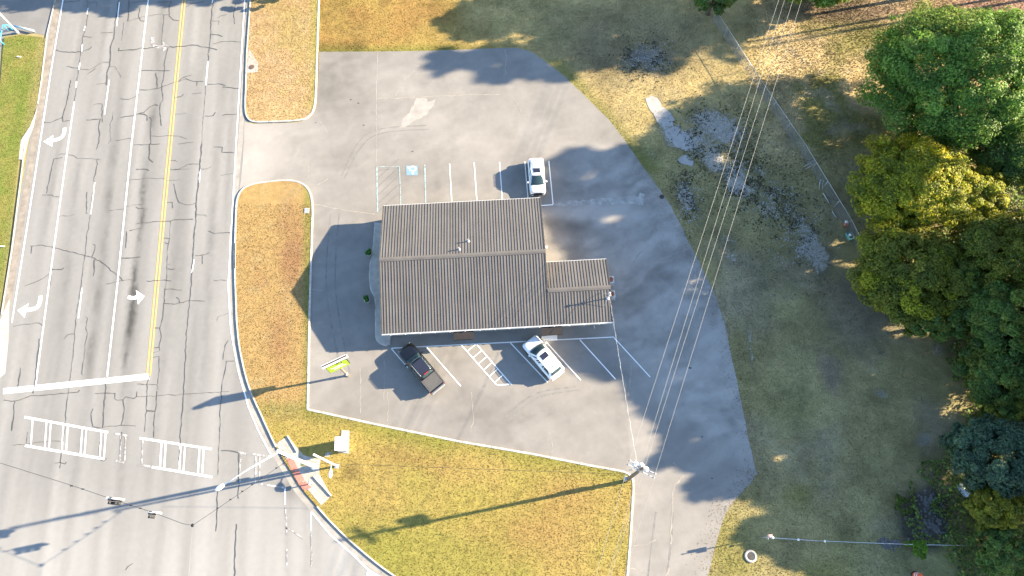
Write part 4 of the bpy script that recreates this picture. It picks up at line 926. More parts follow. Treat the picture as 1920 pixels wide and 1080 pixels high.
# white crossover on the north side, nose to the building
loc, rz, L = veh_place((1008.5, 362.5), (1004, 297.5), .55, 1.0); XL = min(max(L, 4.5), 4.75)
cr = thing('crossover_car', 'white crossover car with black sunroof parked nose to the north wall', 'car', loc, rz)
vehicle(cr, XL, 1.86, m_cwhite, 1.05, 1.66, .98, (1.32, .36, -1.62, -2.02), gc=.26, wb=(.19, .19), wr=.35, trim=m_black)
boxo('sunroof', -.5, .08, -.4, .4, 1.668, 1.695, m_roofglass, cr, None, .012)
for s in (1, -1): tubo('roof_rail', [(.12, s * .62, 1.64), (.02, s * .63, 1.7), (-1.5, s * .61, 1.7), (-1.6, s * .6, 1.64)], .02, m_alloy, cr, 6)
boxo('lower_grille', XL / 2 * .96, XL / 2 * 1.02, -.66, .66, .3, .52, m_black, cr, None, .03)
for s in (1, -1): boxo('fog_lamp', XL / 2 * .95, XL / 2 * 1.03, s * .62 - .1, s * .62 + .1, .36, .46, m_lens_clear, cr, None, .02)

# ------------------------------------------------------------------ street furniture
# pole sign
p = at(652, 704); sgn = thing('pole_sign', 'lime green panel sign under a white cabinet on a single pole at the lot edge', 'sign', (p.x, p.y, .012), 0)
da = at(660.5, 673, 5.2) - at(621, 691.5, 5.2); SA = math.atan2(da.y, da.x)
tubo('pole', [(0, 0, 0), (0, 0, 3.5)], .12, m_wood, sgn, 12); tubo('pole_sleeve', [(0, 0, .5), (0, 0, .75)], .15, m_gwhite, sgn, 12); boxo('pole_base', -.17, .17, -.17, .17, 0, .1, m_wood, sgn, None, .02)
RS = Matrix.Rotation(SA, 4, 'Z')
cb = boxo('sign_cabinet', -1.08, 1.08, -.14, .14, 3.45, 5.35, m_black, sgn, RS, .02)
for s in (1, -1):
    fa = boxo('sign_face', -1.03, 1.03, min(s * .141, s * .165), max(s * .141, s * .165), 3.5, 5.3, m_lime, cb, RS)
    bm = B()
    for z0, amp, x0, x1 in ((4.62, .10, -.75, .55), (4.15, .13, -.55, .8)):
        xsn = np.linspace(x0, x1, 40); P3 = [Vector((x, s * .185, z0 + amp * math.sin(x * 17) * (.6 + .4 * math.sin(x * 5.3)))) for x in xsn]
        for a, b in zip(P3[:-1], P3[1:]):
            w = Vector((0, 0, .11)); bm.faces.new([bm.verts.new(q) for q in (a - w, b - w, b + w, a + w)])
    for v in bm.verts: v.co = RS @ v.co
    obj('sign_lettering', bm, m_gwhite, fa)
c2 = boxo('upper_cabinet', -1.34, 1.34, -.15, .15, 5.48, 5.86, m_gwhite, sgn, RS, .03)
boxo('cabinet_recess', -1.29, 1.29, -.085, .085, 5.863, 5.872, m_iron, c2, RS)
tubo('pole', [(-.6, 0, 5.3), (-.6, 0, 5.55)], .05, m_black, sgn, 8); 
for v in (0,): pass
tubo('pole', [(.6, 0, 5.3), (.6, 0, 5.55)], .05, m_black, sgn, 8)

# signal strain pole with a lamp arm
p = at(590, 876); sp_ = thing('traffic_signal_pole', 'tall thick white steel pole on the corner apron carrying a lamp arm and signal wire', 'signal pole', (p.x, p.y, .12))
tubo('pole', [(0, 0, 0), (0, 0, 11.6)], [.19, .13], m_gwhite, sp_, 16); obj('pole_cap', lathe(B(), [(.16, 11.6), (.12, 11.68), (.02, 11.7)], 16), m_gwhite, sp_, True)
boxo('base_plate', -.35, .35, -.35, .35, 0, .06, m_galv, sp_, None, .01); tubo('pole_base', [(0, 0, .06), (0, 0, .5)], [.32, .26], m_gwhite, sp_, 16)
for s in (-1, 1):
    for q in (-1, 1): tubo('anchor_bolt', [(s * .28, q * .28, .06), (s * .28, q * .28, .16)], .025, m_galv, sp_, 6)
lp = at(412, 914, 11.9) - Vector((p.x, p.y, .12)); arm = tubo('lamp_arm', [(0, 0, 11.2), lp * .12 + Vector((0, 0, 9.95)), lp * .5 + Vector((0, 0, 5.9)), lp], [.07, .07, .055, .045], m_gwhite, sp_, 8)
dl = Vector((lp.x, lp.y, 0)).normalized()
Mh = Matrix.Translation(lp) @ Matrix.Rotation(math.atan2(dl.y, dl.x), 4, 'Z')
hd = B(); lathe(hd, [(.02, -.09), (.2, -.07), (.24, 0), (.2, .06), (.06, .1)], 16); bmesh.ops.scale(hd, vec=(1.9, .9, 1), verts=hd.verts); bmesh.ops.transform(hd, matrix=Mh, verts=hd.verts); obj('lamp_head', hd, m_gwhite, sp_, True)
boxo('signal_bracket', -.35, -.15, -.12, .12, 9.4, 9.9, m_black, sp_); boxo('signal_bracket', -.35, -.15, -.1, .1, 8.4, 8.7, m_black, sp_); tubo('wire_clamp', [(-.2, 0, 6.9), (-.32, 0, 6.9)], .06, m_black, sp_)
tubo('cable_loop', [(-.2, -.1, 9.2), (-.7, -.3, 8.7), (-.5, -.35, 8.1), (-.2, -.1, 8.3)], .025, m_cable, sp_, 6)
boxo('pedestrian_signal', -.62, -.27, -.22, .22, 2.3, 2.75, m_yellowp, sp_, None, .04)

# second pole beside the lawn
p = at(632, 874); p2 = thing('light_pole', 'slim white steel pole standing in the grass behind the corner apron', 'pole', (p.x, p.y, .115))
tubo('pole', [(0, 0, 0), (0, 0, 8.5)], [.12, .085], m_gwhite, p2, 14); obj('pole_cap', lathe(B(), [(.12, 8.5), (.1, 8.56), (.02, 8.6)], 14), m_gwhite, p2, True)
boxo('base_plate', -.24, .24, -.24, .24, 0, .05, m_galv, p2, None, .01)
a_ = at(621.5, 868, 2.1) - p; b_ = at(620, 887, 2.2) - p
tubo('pole_arm', [(a_.x, a_.y, 2.0), (b_.x, b_.y + .3, 2.1)], .035, m_gwhite, p2, 8)
hd = B(); lathe(hd, [(.02, -.5), (.12, -.42), (.2, -.15), (.17, .1), (.05, .45)], 14); bmesh.ops.rotate(hd, cent=(0, 0, 0), matrix=Matrix.Rotation(-math.pi / 2, 3, 'X'), verts=hd.verts); bmesh.ops.translate(hd, vec=(b_.x, b_.y, 2.1), verts=hd.verts); obj('lamp_head', hd, m_gwhite, p2, True)

# push-button post whose plate throws the wedge of shade on the apron
p = at(586, 907); pb = thing('push_button_post', 'short pale post with a button plate at the end of the red tactile strip', 'post', (p.x, p.y, .13))
tubo('post', [(0, 0, 0), (0, 0, 1.15)], .06, m_gwhite, pb, 12); obj('post_cap', lathe(B(), [(.07, 1.15), (.075, 1.19), (.03, 1.24)], 12), m_gwhite, pb, True)
boxo('button_plate', -.03, .03, -.22, .22, .72, 1.12, m_gwhite, pb, None, .01); boxo('push_button', -.06, -.03, -.05, .05, .8, .92, m_black, pb)

# signal control cabinet on its pad
pd = sheet('cabinet_pad', G((641, 807), (656, 808), (655, 851), (637, 849)), .16, m_concrete); pd['kind'] = 'structure'
p = at(645, 836); cbn = thing('control_cabinet', 'white metal signal control cabinet on a concrete pad in the lawn', 'cabinet', (p.x, p.y, .16), .05)
boxo('cabinet', -.48, .48, -.62, .62, .05, 1.5, m_gwhite, cbn, None, .04); boxo('plinth', -.46, .46, -.6, .6, 0, .05, m_galv, cbn)
boxo('cabinet_lid', -.54, .54, -.68, .68, 1.5, 1.57, m_pvc, cbn, None, .03); dd = boxo('cabinet_door', .481, .515, -.55, .55, .15, 1.42, m_gwhite, cbn, None, .01); boxo('door_handle', .516, .55, .3, .36, .7, .9, m_black, dd)
pd = sheet('cabinet_pad', G((611, 850), (622, 847), (619, 856), (609, 857)), .13, m_concrete); pd['kind'] = 'structure'
p = at(575.5, 396); jb = thing('utility_box', 'small grey box lid set in the island grass beside the kerb', 'utility box', (p.x, p.y, .115)); boxo('box_body', -.3, .3, -.32, .32, 0, .05, m_concrete, jb, None, .01); boxo('box_lid', -.24, .24, -.26, .26, .05, .07, m_galv, jb)

# utility pole with crossarms and transformers
p = at(1172.5, 902); UP = p; up_ = thing('utility_pole', 'wooden utility pole with double crossarms and three transformers at the lawn corner', 'utility pole', (p.x, p.y, .1))
tubo('pole', [(0, 0, -.1), (0, 0, 11.2)], [.2, .13], m_wood, up_, 14)
ca = at(1232, 890, 10.2) - at(1180, 863.5, 10.2); CA = math.atan2(ca.y, ca.x); RC = Matrix.Rotation(CA, 4, 'Z'); CL = math.hypot(ca.x, ca.y) / 2
for s in (1, -1): boxo('crossarm', -CL, CL, s * .18 - .05, s * .18 + .05, 10.14, 10.27, m_galv, up_, RC, .01)
ins = []
for x in (-CL + .1, -.15, .18, CL - .12):
    for s in (-.18, .18):
        lc = RC @ Vector((x, s, 0)); obj('insulator', lathe(B(), [(.03, 10.27), (.075, 10.3), (.045, 10.36), (.075, 10.4), (.04, 10.5)], 10, (lc.x, lc.y, 0)), m_galv, up_, True)
    ins.append(UP + (RC @ Vector((x, 0, 0))) + Vector((0, 0, 10.6)))
for k in (-1, 0, 1):
    lc = RC @ Vector((k * .5, .55 - .12 * abs(k), 0)); tf = obj('transformer', lathe(B(), [(.22, 7.9), (.25, 7.95), (.25, 8.75), (.23, 8.82), (.05, 8.86)], 16, (lc.x, lc.y, 0)), m_pvc, up_, True)
    obj('bushing', lathe(B(), [(.05, 8.84), (.07, 8.9), (.035, 9.1)], 10, (lc.x, lc.y, 0)), m_galv, tf, True); tubo('hanger', [(0, 0, 8.3), (lc.x, lc.y, 8.3)], .05, m_galv, tf, 6)
lc = RC @ Vector((-.55, -.25, 0)); tubo('cutout_fuse', [(lc.x, lc.y, 9.5), (lc.x * 1.5, lc.y * 1.6, 9.1)], .05, m_galv, up_, 8); boxo('meter_box', -.42, -.17, -.2, .2, 1.5, 2.6, m_galv, up_, None, .02); tubo('riser_pipe', [(.2, .1, 0), (.2, .1, 7.5), (.1, .05, 7.8)], .06, m_galv, up_, 8)
tubo('crossarm_brace', [(0, 0, 9.4), tuple((RC @ Vector((.9, .12, 0)) + Vector((0, 0, 10.15))))], .02, m_galv, up_, 6); tubo('crossarm_brace', [(0, 0, 9.4), tuple((RC @ Vector((-.9, .12, 0)) + Vector((0, 0, 10.15))))], .02, m_galv, up_, 6)
boxo('lower_crossarm', -.9, .9, -.05, .05, 9.25, 9.36, m_wood, up_, RC, .01)
# conductors
names_w = ('westernmost', 'second', 'third', 'easternmost')
for k, (px, ps) in enumerate(((1460, (1117, 1080)), (1471, (1139, 1080)), (1487, (1145, 1080)), (1503, (1170, 1080)))):
    a = ins[k]; b = at(px, 0, 10.4); d = b - a; far = a + d * 1.35; far.z = 10.6; s_ = at(*ps, 10.3); d2 = s_ - a; f2 = a + d2 * 2.2; f2.z = 10.5
    pts = catenary(far, a, .35) + catenary(a, f2, .12)[1:]
    w = tubo('power_line', pts, .0145, m_wire, None, 6)
    tag(w, f'{names_w[k]} of the four pale wires crossing the lot on the utility pole', 'power line', 'overhead power lines')
mt = bld.matrix_world; cb_, sb_ = math.cos(BZ), math.sin(BZ)
mw = Vector((-14.5147 + mx * cb_ - my * sb_, 21.6754 + mx * sb_ + my * cb_, mz + 1.15)); ua = UP + Vector((0, 0, 8.6))
w = B(); pts = catenary(mw, ua, .3, 40); tube(w, pts, .008, 6)
pts2 = [q + Vector((.045 * math.cos(i * 1.9), .045 * math.sin(i * 1.9), 0)) for i, q in enumerate(pts)]; tube(w, pts2, .008, 5)
tag(obj('service_cable', w, m_galv), 'twisted service cable from the utility pole to the mast on the wing roof', 'cable')
w = tubo('communication_cable', catenary(UP + Vector((0, 0, 6.2)), at(600, 868, 6.8), .25, 30), .014, m_cable); tag(w, 'thin dark cable slung over the yellow lawn from the utility pole', 'cable')
# span wire with signals
J = at(361, 985, 6.8); SPp = at(590, 876) + Vector((-.3, 0, 7.0)); wl = at(0, 868, 6.9); wl2 = J + (wl - J) * 1.5
sw = thing('span_wire', 'dark span wire with hanging fittings from the signal pole over the junction', 'span wire', tuple(J))
tubo('wire', [q - J for q in catenary(SPp, J, .12, 24)], .02, m_cable, sw, 6)
wp = [at(361, 985, 6.8), at(343, 982, 6.75), at(290, 962, 6.7), at(210, 936, 6.7), at(155, 917, 6.7), at(112, 903, 6.75), at(0, 868, 6.9), at(-160, 815, 7.2)]
tubo('wire', [q - J for q in wp], .022, m_cable, sw, 6); tubo('wire', [Vector((0, 0, 0)), at(354, 1080, 6.9) - J, at(348, 1160, 7) - J], .008, m_wire, sw, 6)
obj('junction_ring', lathe(B(), [(.14, -.05), (.16, 0), (.14, .05)], 12), m_black, sw, True)
for f in (.15, .3, .4, .5, .62, .75): q = SPp.lerp(J, f) - J; boxo('cable_clip', q.x - .07, q.x + .07, q.y - .05, q.y + .05, q.z - .08, q.z + .08, m_black, sw)
for px, py in ((134, 911), (155, 917), (245, 948), (263, 953)): q = at(px, py, 6.68) - J; boxo('cable_clip', q.x - .1, q.x + .1, q.y - .05, q.y + .05, q.z - .1, q.z + .06, m_black, sw)
for px, py, n_, lab in ((211, 936, 2, 'traffic signal with twin dark visors hanging on the span wire over the road'), (285, 962, 1, 'single traffic signal on the span wire nearer the wire junction')):
    q = at(px, py, 6.2); ts = thing('traffic_signal', lab, 'traffic signal', (q.x, q.y, q.z), -.08, 'traffic signals on the span wire')
    boxo('backplate', -.6 if n_ == 2 else -.36, .6 if n_ == 2 else .42, .0, .16, -1.0, .08, m_gwhite, ts, None, .03)
    boxo('wire_hanger', -.05, .05, .1, .16, .12, .6, m_black, ts)
    for i in range(n_):
        xo = (-.28 + .56 * i) if n_ == 2 else -.2
        hs = boxo('signal_head', xo - .14, xo + .14, -.16, -.004, -.95, .04, m_black, ts, None, .03)
        for z in (-.15, -.48, -.81):
            v = B(); lathe(v, [(.14, 0), (.14, .26), (.12, .26), (.12, 0)], 12); bmesh.ops.rotate(v, cent=(0, 0, 0), matrix=Matrix.Rotation(math.pi / 2, 3, 'X'), verts=v.verts); bmesh.ops.translate(v, vec=(xo, -.2, z), verts=v.verts); obj('visor', v, m_black, hs, True)

# blue pipe barrier and leaning pole by the western driveway
p = at(4, 64); bb = thing('pipe_barrier', 'bright blue bent pipe barrier at the corner of the western driveway', 'barrier', (p.x, p.y, .05))
q1, q2, q3 = at(0, 76, .9) - p, at(5.5, 47, .95) - p, at(16, 48, .9) - p
tubo('top_rail', [(q1.x - .3, q1.y - .6, .9), (q1.x, q1.y, .9), (q2.x, q2.y, .92), (q3.x, q3.y, .9)], .07, m_bluepipe, bb, 8)
for q in (q1, q2, q3): tubo('leg', [(q.x, q.y, -.05), (q.x, q.y, .9)], .06, m_bluepipe, bb, 8)
p = at(48, 57); pb2 = thing('pipe_rail', 'pale blue rail lying low at the top edge of the green verge', 'rail', (p.x, p.y, .1)); qa, qb = at(28, 52) - p, at(66, 61) - p
tubo('rail', [(qa.x, qa.y, .25), (qb.x, qb.y, .25)], .13, simple('pale_blue_paint', (.30, .40, .47), .6), pb2, 10); 
for q in (qa, qb): tubo('foot', [(q.x, q.y, -.1), (q.x, q.y, .2)], .06, m_galv, pb2, 8)
p = at(34, 62); lpn = thing('street_light_pole', 'tall white pole leaning out of the picture at the western driveway', 'pole', (p.x, p.y, 0)); tubo('pole', [(0, 0, 0), (0, 0, 9.0)], [.13, .09], m_gwhite, lpn, 12); tubo('base_collar', [(0, 0, 0), (0, 0, .3)], .2, m_galv, lpn, 12); tubo('lamp_arm', [(0, 0, 8.8), (-1.2, .2, 9.3)], .05, m_gwhite, lpn, 8)
for i, (px, py) in enumerate(((37, 108), (6, 463))):
    p = at(px, py); f = thing('marker_flag', ('small white marker lying in the green verge near its top', 'small white marker in the yellowish verge farther down')[i], 'marker', (p.x, p.y, .1)); boxo('plate', -.25, .25, -.06, .06, .02, .1, m_gwhite, f, None, .01); tubo('stake', [(0, 0, -.05), (0, 0, .3)], .02, m_galv, f, 6)

# ------------------------------------------------------------------ chain-link fences
m_link = simple('chain_link_wire', (.30, .31, .32), .6, .3, .4, .1, 2)
def chain_fence(label, line, h, pitch, spacing, pipe=.028, wire=.003):
    o0 = Vector((line[0].x, line[0].y, 0)); t = thing('chain_link_fence', label, 'fence', tuple(o0)); P = [Vector((p.x - o0.x, p.y - o0.y, 0)) for p in line]; run = 0
    segs = list(zip(P[:-1], P[1:])); bm = B()
    for a, b in segs:
        L = (b - a).length; d = (b - a) / L; n = max(1, round(L / spacing)); nrm = Vector((-d.y, d.x, 0))
        for i in range(n + 1):
            q = a + d * (L * i / n); tubo('post', [(q.x, q.y, 0), (q.x, q.y, h + .03)], pipe * 1.15, m_galv, t, 8)
        tubo('top_rail', [a + Vector((0, 0, h)), b + Vector((0, 0, h))], pipe, m_galv, t, 8)
        k = -h
        while k < L:
            for sg in (1, -1):
                s0, s1 = max(k, 0), min(k + h, L)
                if s1 > s0 + .01:
                    z0, z1 = (s0 - k, s1 - k) if sg > 0 else (h - (s0 - k), h - (s1 - k)); o = nrm * (.005 * sg)
                    pa = a + d * s0 + Vector((0, 0, z0)) + o; pc = a + d * s1 + Vector((0, 0, z1)) + o
                    dv = (pc - pa).normalized(); side = dv.cross(nrm).normalized() * wire
                    vs = [bm.verts.new(v) for v in (pa - side, pa + side + nrm * 0, pc + side, pc - side)]; bm.faces.new(vs)
                    vs2 = [bm.verts.new(v) for v in (pa - nrm * wire, pa + nrm * wire, pc + nrm * wire, pc - nrm * wire)]; bm.faces.new(vs2)
            k += pitch
    mo = obj('wire_mesh', bm, m_link, t); mo['kind'] = 'stuff'; return t
chain_fence('long galvanised chain link fence running beside the field to the yellow tree', [at(1337, 38), at(1420, 168), at(1500, 285), at(1585, 425), at(1603, 462)], 1.7, .075, 2.9)
chain_fence('chain link fence seen edge on across the shaded grass near the creek', [at(1440, 1009), at(1535, 1015), at(1690, 1021), at(1830, 1024)], 1.3, .08, 2.4)
p = at(1425, 1008); fp = thing('flag_post', 'slim grey post with pink tape at the end of the creek fence', 'post', (p.x, p.y, 0)); tubo('post', [(0, 0, 0), (0, 0, 3.0)], .045, m_galv, fp, 10); obj('post_cap', lathe(B(), [(.06, 3.0), (.06, 3.05), (.02, 3.1)], 10), m_gwhite, fp, True)
boxo('pink_tape', -.06, .30, -.02, .22, 2.55, 2.85, m_pink, fp, None, .05); boxo('sign_plate', -.02, .02, -.22, .22, 2.1, 2.5, m_galv, fp, None, .01)
for i, (px, py, lab) in enumerate(((1440, 1009, 'white ball cap on the first post of the creek fence'), (1487, 1012.5, 'white ball cap on the second post of the creek fence'), (1536, 1015.5, 'white ball cap on the third post of the creek fence'))):
    p = at(px, py); t = thing('post_cap_ball', lab, 'post cap', (p.x, p.y, 1.335), 0, 'white caps on the creek fence posts'); obj('cap', lathe(B(), [(.03, 0), (.10, .03), (.12, .09), (.09, .16), (.02, .19)], 14), m_gwhite, t, True)

# striped barrel, culvert pipe, odds and ends along the fence
p = at(1716, 1079); br = thing('traffic_barrel', 'orange and white striped barrel on the grass at the bottom edge', 'traffic barrel', (p.x, p.y, 0))
for i, (z0, z1, mt_) in enumerate(((.06, .30, m_orange), (.301, .45, m_gwhite), (.451, .62, m_orange), (.621, .77, m_gwhite), (.771, .98, m_orange))): obj('band', lathe(B(), [(.31 - .02 * i, z0), (.315 - .02 * i, (z0 + z1) / 2), (.30 - .02 * i, z1)], 18), mt_, br, True)
obj('rubber_base', lathe(B(), [(.4, 0), (.4, .05), (.32, .06)], 18), m_black, br, True); tubo('handle', [(-.1, 0, .98), (-.1, 0, 1.06), (.1, 0, 1.06), (.1, 0, .98)], .02, m_orange, br, 6)
a, b = at(1797, 908, .35), at(1814, 930, .3); w = B(); d = (b - a).normalized(); R0 = .32
tube(w, [a, b], R0, 16, False); tube(w, [a + d * .001, b - d * .001], R0 * .86, 16, False); bmesh.ops.recalc_face_normals(w, faces=w.faces); tag(obj('culvert_pipe', w, m_pvc, None, True), 'pale plastic culvert pipe lying in the dark brush by the creek', 'pipe')
a, b = at(1698, 975, .2), at(1702, 940, .35); tag(tubo('drain_pipe', [a, b], .17, m_iron, None, 12), 'dark drain pipe half hidden in weeds west of the creek', 'pipe')
p = at(1584, 423); t = thing('bucket', 'rust red bucket with a white lid against the fence foot', 'bucket', (p.x, p.y, 0)); obj('pail', lathe(B(), [(.26, 0), (.34, .5), (.35, .52)], 16), m_orange, t, True).data.materials[0] = m_rust; obj('lid', lathe(B(), [(.2, .53), (.19, .56), (.02, .57)], 16, (0, .22, .02)), m_gwhite, t, True); tubo('handle', [(-.33, 0, .5), (0, -.3, .62), (.33, 0, .5)], .012, m_galv, t, 5)
p = at(1592, 444); t = thing('plastic_crate', 'teal crate with white bags beside the end of the fence', 'crate', (p.x, p.y, 0), .3); boxo('crate_base', -.28, .28, -.42, .42, 0, .05, m_tealbin, t)
for s in (1, -1): boxo('crate_side', s * .28 - .02, s * .28 + .02, -.42, .42, .051, .4, m_tealbin, t); boxo('crate_end', -.259, .259, s * .4 - .02, s * .4 + .02, .051, .4, m_tealbin, t)
obj('white_bag', lathe(B(), [(.1, .06), (.2, .15), (.18, .35), (.05, .45)], 12, (0, .1, 0)), m_gwhite, t, True)
for i, (px, py, lab) in enumerate(((1517, 314, 'scrap metal chair frame lying at the fence foot, northern one'), (1541, 350, 'bent metal frame lying at the fence foot near the middle'))):
    p = at(px, py); t = thing('metal_frame', lab, 'scrap frame', (p.x, p.y, 0), .5 + i)
    for s in (0, .35): tubo('frame_tube', [(-.5, s, .04), (.35, s, .3), (.5, s, .62)], .03, m_galv, t, 6)
    tubo('crossbar', [(.3, 0, .3), (.3, .35, .3)], .03, m_galv, t, 6); tubo('crossbar', [(.5, 0, .6), (.5, .35, .6)], .03, m_galv, t, 6)
for i, (a, b, lab) in enumerate((((1543, 362), (1556, 383), 'grey rail piece on the grass beside the fence, upper'), ((1559, 394), (1568, 408), 'grey rail piece on the grass beside the fence, lower'))):
    tag(tubo('loose_rail', [at(*a, .06), at(*b, .06)], .05, m_galv, None, 8), lab, 'rail', 'loose rails by the fence')

# ------------------------------------------------------------------ vegetation
def leaf_cloud(pts, outw, size, cols, rng, up=.35):
    """one quad leaf per point; outw = preferred normal"""
    n = len(pts); nr = outw + rng.normal(0, .42, (n, 3)) + np.array([0, 0, up]); nr /= np.linalg.norm(nr, axis=1)[:, None] + 1e-9
    t = np.cross(nr, rng.normal(0, 1, (n, 3))); t /= np.linalg.norm(t, axis=1)[:, None] + 1e-9; b = np.cross(nr, t)
    s = size * rng.uniform(.65, 1.25, n)[:, None]; w = s * rng.uniform(.5, .8, n)[:, None]; cup = nr * s * .18
    V = np.stack([pts - t * s * .6, pts + b * w * .5 - cup, pts + t * s * .6, pts - b * w * .5 - cup], 1).reshape(-1, 3)
    F = np.arange(4 * n).reshape(n, 4); return V, F, np.repeat(cols, 4, 0)

def crown_data(seed, R, zc, nclump, nleaf, size, pal, accent=None, lobes=7, inner=.3, accfrac=.12, clump_r=.15):
    rng = np.random.default_rng(seed); R = np.array(R, float)
    d = rng.normal(0, 1, (nclump, 3)); d[:, 2] = np.where((d[:, 2] < 0) & (rng.uniform(0, 1, nclump) < .42), -d[:, 2], d[:, 2]); d /= np.linalg.norm(d, axis=1)[:, None]
    ld = rng.normal(0, 1, (lobes, 3)); ld[:, 2] *= .35; ld /= np.linalg.norm(ld, axis=1)[:, None]
    lob = np.max(np.clip(d @ ld.T, 0, 1) ** 4, axis=1); inner = max(inner, .3)
    rad = rng.uniform(inner, 1, nclump) ** .4 * (.84 + .2 * lob) * rng.uniform(.92, 1.06, nclump)
    cen = d * rad[:, None] * R; cr = R.mean() * clump_r * rng.uniform(.4, 1.75, nclump)
    pal = np.array(pal); pts = []; out = []; col = []
    acc_dir = np.array([.25, .75, .8]) + rng.normal(0, .25, 3); acc_dir /= np.linalg.norm(acc_dir)
    for i in range(nclump):
        k = max(10, int(nleaf * (cr[i] / (R.mean() * clump_r)) ** 1.8)); q = rng.normal(0, 1, (k, 3)); ql = np.linalg.norm(q, axis=1)[:, None]; q = q / np.maximum(ql / 1.75, 1); ql = np.linalg.norm(q, axis=1)[:, None]
        p = cen[i] + q * cr[i] * .5 * np.array([1, 1, .6]); q = q / ql
        base = pal[rng.integers(len(pal))] * rng.uniform(.95, 1.4); c = base[None] * rng.uniform(.6, 1.4, (k, 1)) * rng.uniform(.92, 1.08, (k, 3))
        if accent is not None:
            pa = accfrac * (5.5 if d[i] @ acc_dir > .9 else .6); m = rng.uniform(0, 1, k) < pa; c[m] = np.array(accent) * rng.uniform(.7, 1.2, (m.sum(), 1))
        pts.append(p); out.append(q * .7 + d[i] * .5); col.append(c)
    pts = np.concatenate(pts); pts[:, 2] = np.maximum(pts[:, 2], -zc + .25); pts[:, 2] += zc
    V, F, cc = leaf_cloud(pts, np.concatenate(out), size, np.concatenate(col), rng); return V, F, cc, cen + np.array([0, 0, zc])

def trunk_bm(h, r, cen, rng, nlimb=9):
    bm = B(); top = Vector((rng.uniform(-.3, .3), rng.uniform(-.3, .3), h))
    tube(bm, [Vector((0, 0, -.15)), Vector((0, 0, .25)), top * .5, top], [r * 1.5, r, r * .8, r * .4], 9)
    idx = rng.choice(len(cen), min(nlimb, len(cen)), replace=False)
    for i in idx:
        e = Vector((cen[i][0] * .7, cen[i][1] * .7, h + (cen[i][2] - h) * .5)); s = top * rng.uniform(.45, .95); m = s.lerp(e, .5) + Vector((0, 0, rng.uniform(.1, .7)))
        tube(bm, [s, m, e], [r * .32, r * .15, r * .04], 6)
    return bm

def tree(name, label, px, py, zc, R, pal, seed, nclump=60, nleaf=230, size=.34, accent=None, group=None, cat='tree', trunk_r=.24, accfrac=.12, clump_r=.15, inner=.3, lobes=7):
    c = at(px, py, zc); t = thing(name, label, cat, (c.x, c.y, 0), 0, group)
    V, F, cc, cen = crown_data(seed, R, zc, nclump, nleaf, size, pal, accent, lobes, inner, accfrac, clump_r)
    arrays('crown', V, F, m_leaf, cc, t)
    obj('trunk', trunk_bm(zc * .72, trunk_r, cen, np.random.default_rng(seed + 5)), m_bark, t, True); return t

GREEN = [(.10, .195, .025), (.125, .225, .032), (.078, .16, .024), (.155, .26, .045)]
YELG = [(.24, .25, .016), (.20, .22, .016), (.29, .28, .02), (.16, .185, .02)]
OLIVE = [(.14, .165, .02), (.175, .19, .022), (.11, .135, .02), (.20, .205, .026)]
DARK = [(.085, .145, .03), (.105, .17, .032), (.13, .175, .03), (.07, .12, .03)]
BLUEG = [(.072, .12, .066), (.09, .145, .08), (.06, .105, .06)]
YEL = (.60, .50, .02)
tg = 'trees along the eastern edge'
tree('maple_tree', 'largest round bright green tree in the upper corner beyond the field', 1805, 152, 7.5, (10.2, 9.8, 6.0), GREEN, 21, 552, 188, 0.234, (.22, .29, .06), tg, trunk_r=.34, clump_r=.115)
tree('maple_tree', 'dark green tree rising between the bright maple and the yellowing tree', 1905, 285, 6.0, (5.2, 4.2, 3.6), DARK + GREEN[2:3], 22, 229, 174, 0.218, None, tg)
tree('yellowing_tree', 'loose yellow green tree with a bright yellow top beside the fence end', 1712, 350, 6.2, (6.6, 5.6, 3.6), YELG, 23, 345, 166, 0.211, YEL, tg, accfrac=.13, clump_r=.14)
tree('yellowing_tree', 'smaller yellow green tree reaching out east of the yellow topped one', 1825, 365, 5.5, (3.8, 3.0, 2.6), YELG, 24, 149, 159, 0.211, (.30, .26, .02), tg)
tree('olive_tree', 'broad olive green tree standing where the fence ends', 1698, 510, 5.5, (5.6, 5.2, 3.4), OLIVE + YELG[:1], 25, 310, 166, 0.211, (.19, .19, .02), tg, accfrac=.2)
tree('olive_tree', 'olive tree on the eastern frame edge, lit along its top', 1880, 475, 6.0, (5.2, 4.8, 3.6), OLIVE, 26, 287, 166, 0.211, (.19, .19, .02), tg, accfrac=.15)
tree('olive_tree', 'rounded olive tree low between the two broad olive ones', 1790, 535, 4.8, (4.0, 3.8, 2.8), OLIVE[:3] + DARK[1:2], 27, 206, 166, 0.211, None, tg)
tree('dark_tree', 'dark leafy tree hanging over the shaded lawn below the broad olive tree', 1748, 595, 4.0, (3.7, 2.6, 2.2), DARK + OLIVE[2:3], 28, 149, 145, 0.218, (.16, .18, .02), tg, accfrac=.15)
tree('dark_tree', 'deep green shaded tree on the frame edge under the lit olive tree', 1885, 600, 6.0, (4.2, 4.2, 3.2), DARK + OLIVE[2:3], 29, 218, 159, 0.211, None, tg)
tree('dark_tree', 'dark green tree at the end of the bare lawn above the brush', 1880, 700, 4.5, (4.4, 3.8, 2.4), DARK + OLIVE[2:3], 30, 218, 159, 0.203, None, tg)
tree('dark_tree', 'low yellow flecked dark tree just above the blue green one', 1895, 765, 3.5, (3.0, 2.4, 1.8), DARK[:2] + OLIVE[:2], 38, 103, 130, 0.211, (.17, .16, .02), tg, accfrac=.15)
tree('blue_green_tree', 'blue green tree with fine leaves in the lower eastern corner', 1870, 850, 5.0, (4.4, 3.9, 2.8), BLUEG, 31, 229, 159, 0.203, None, tg)
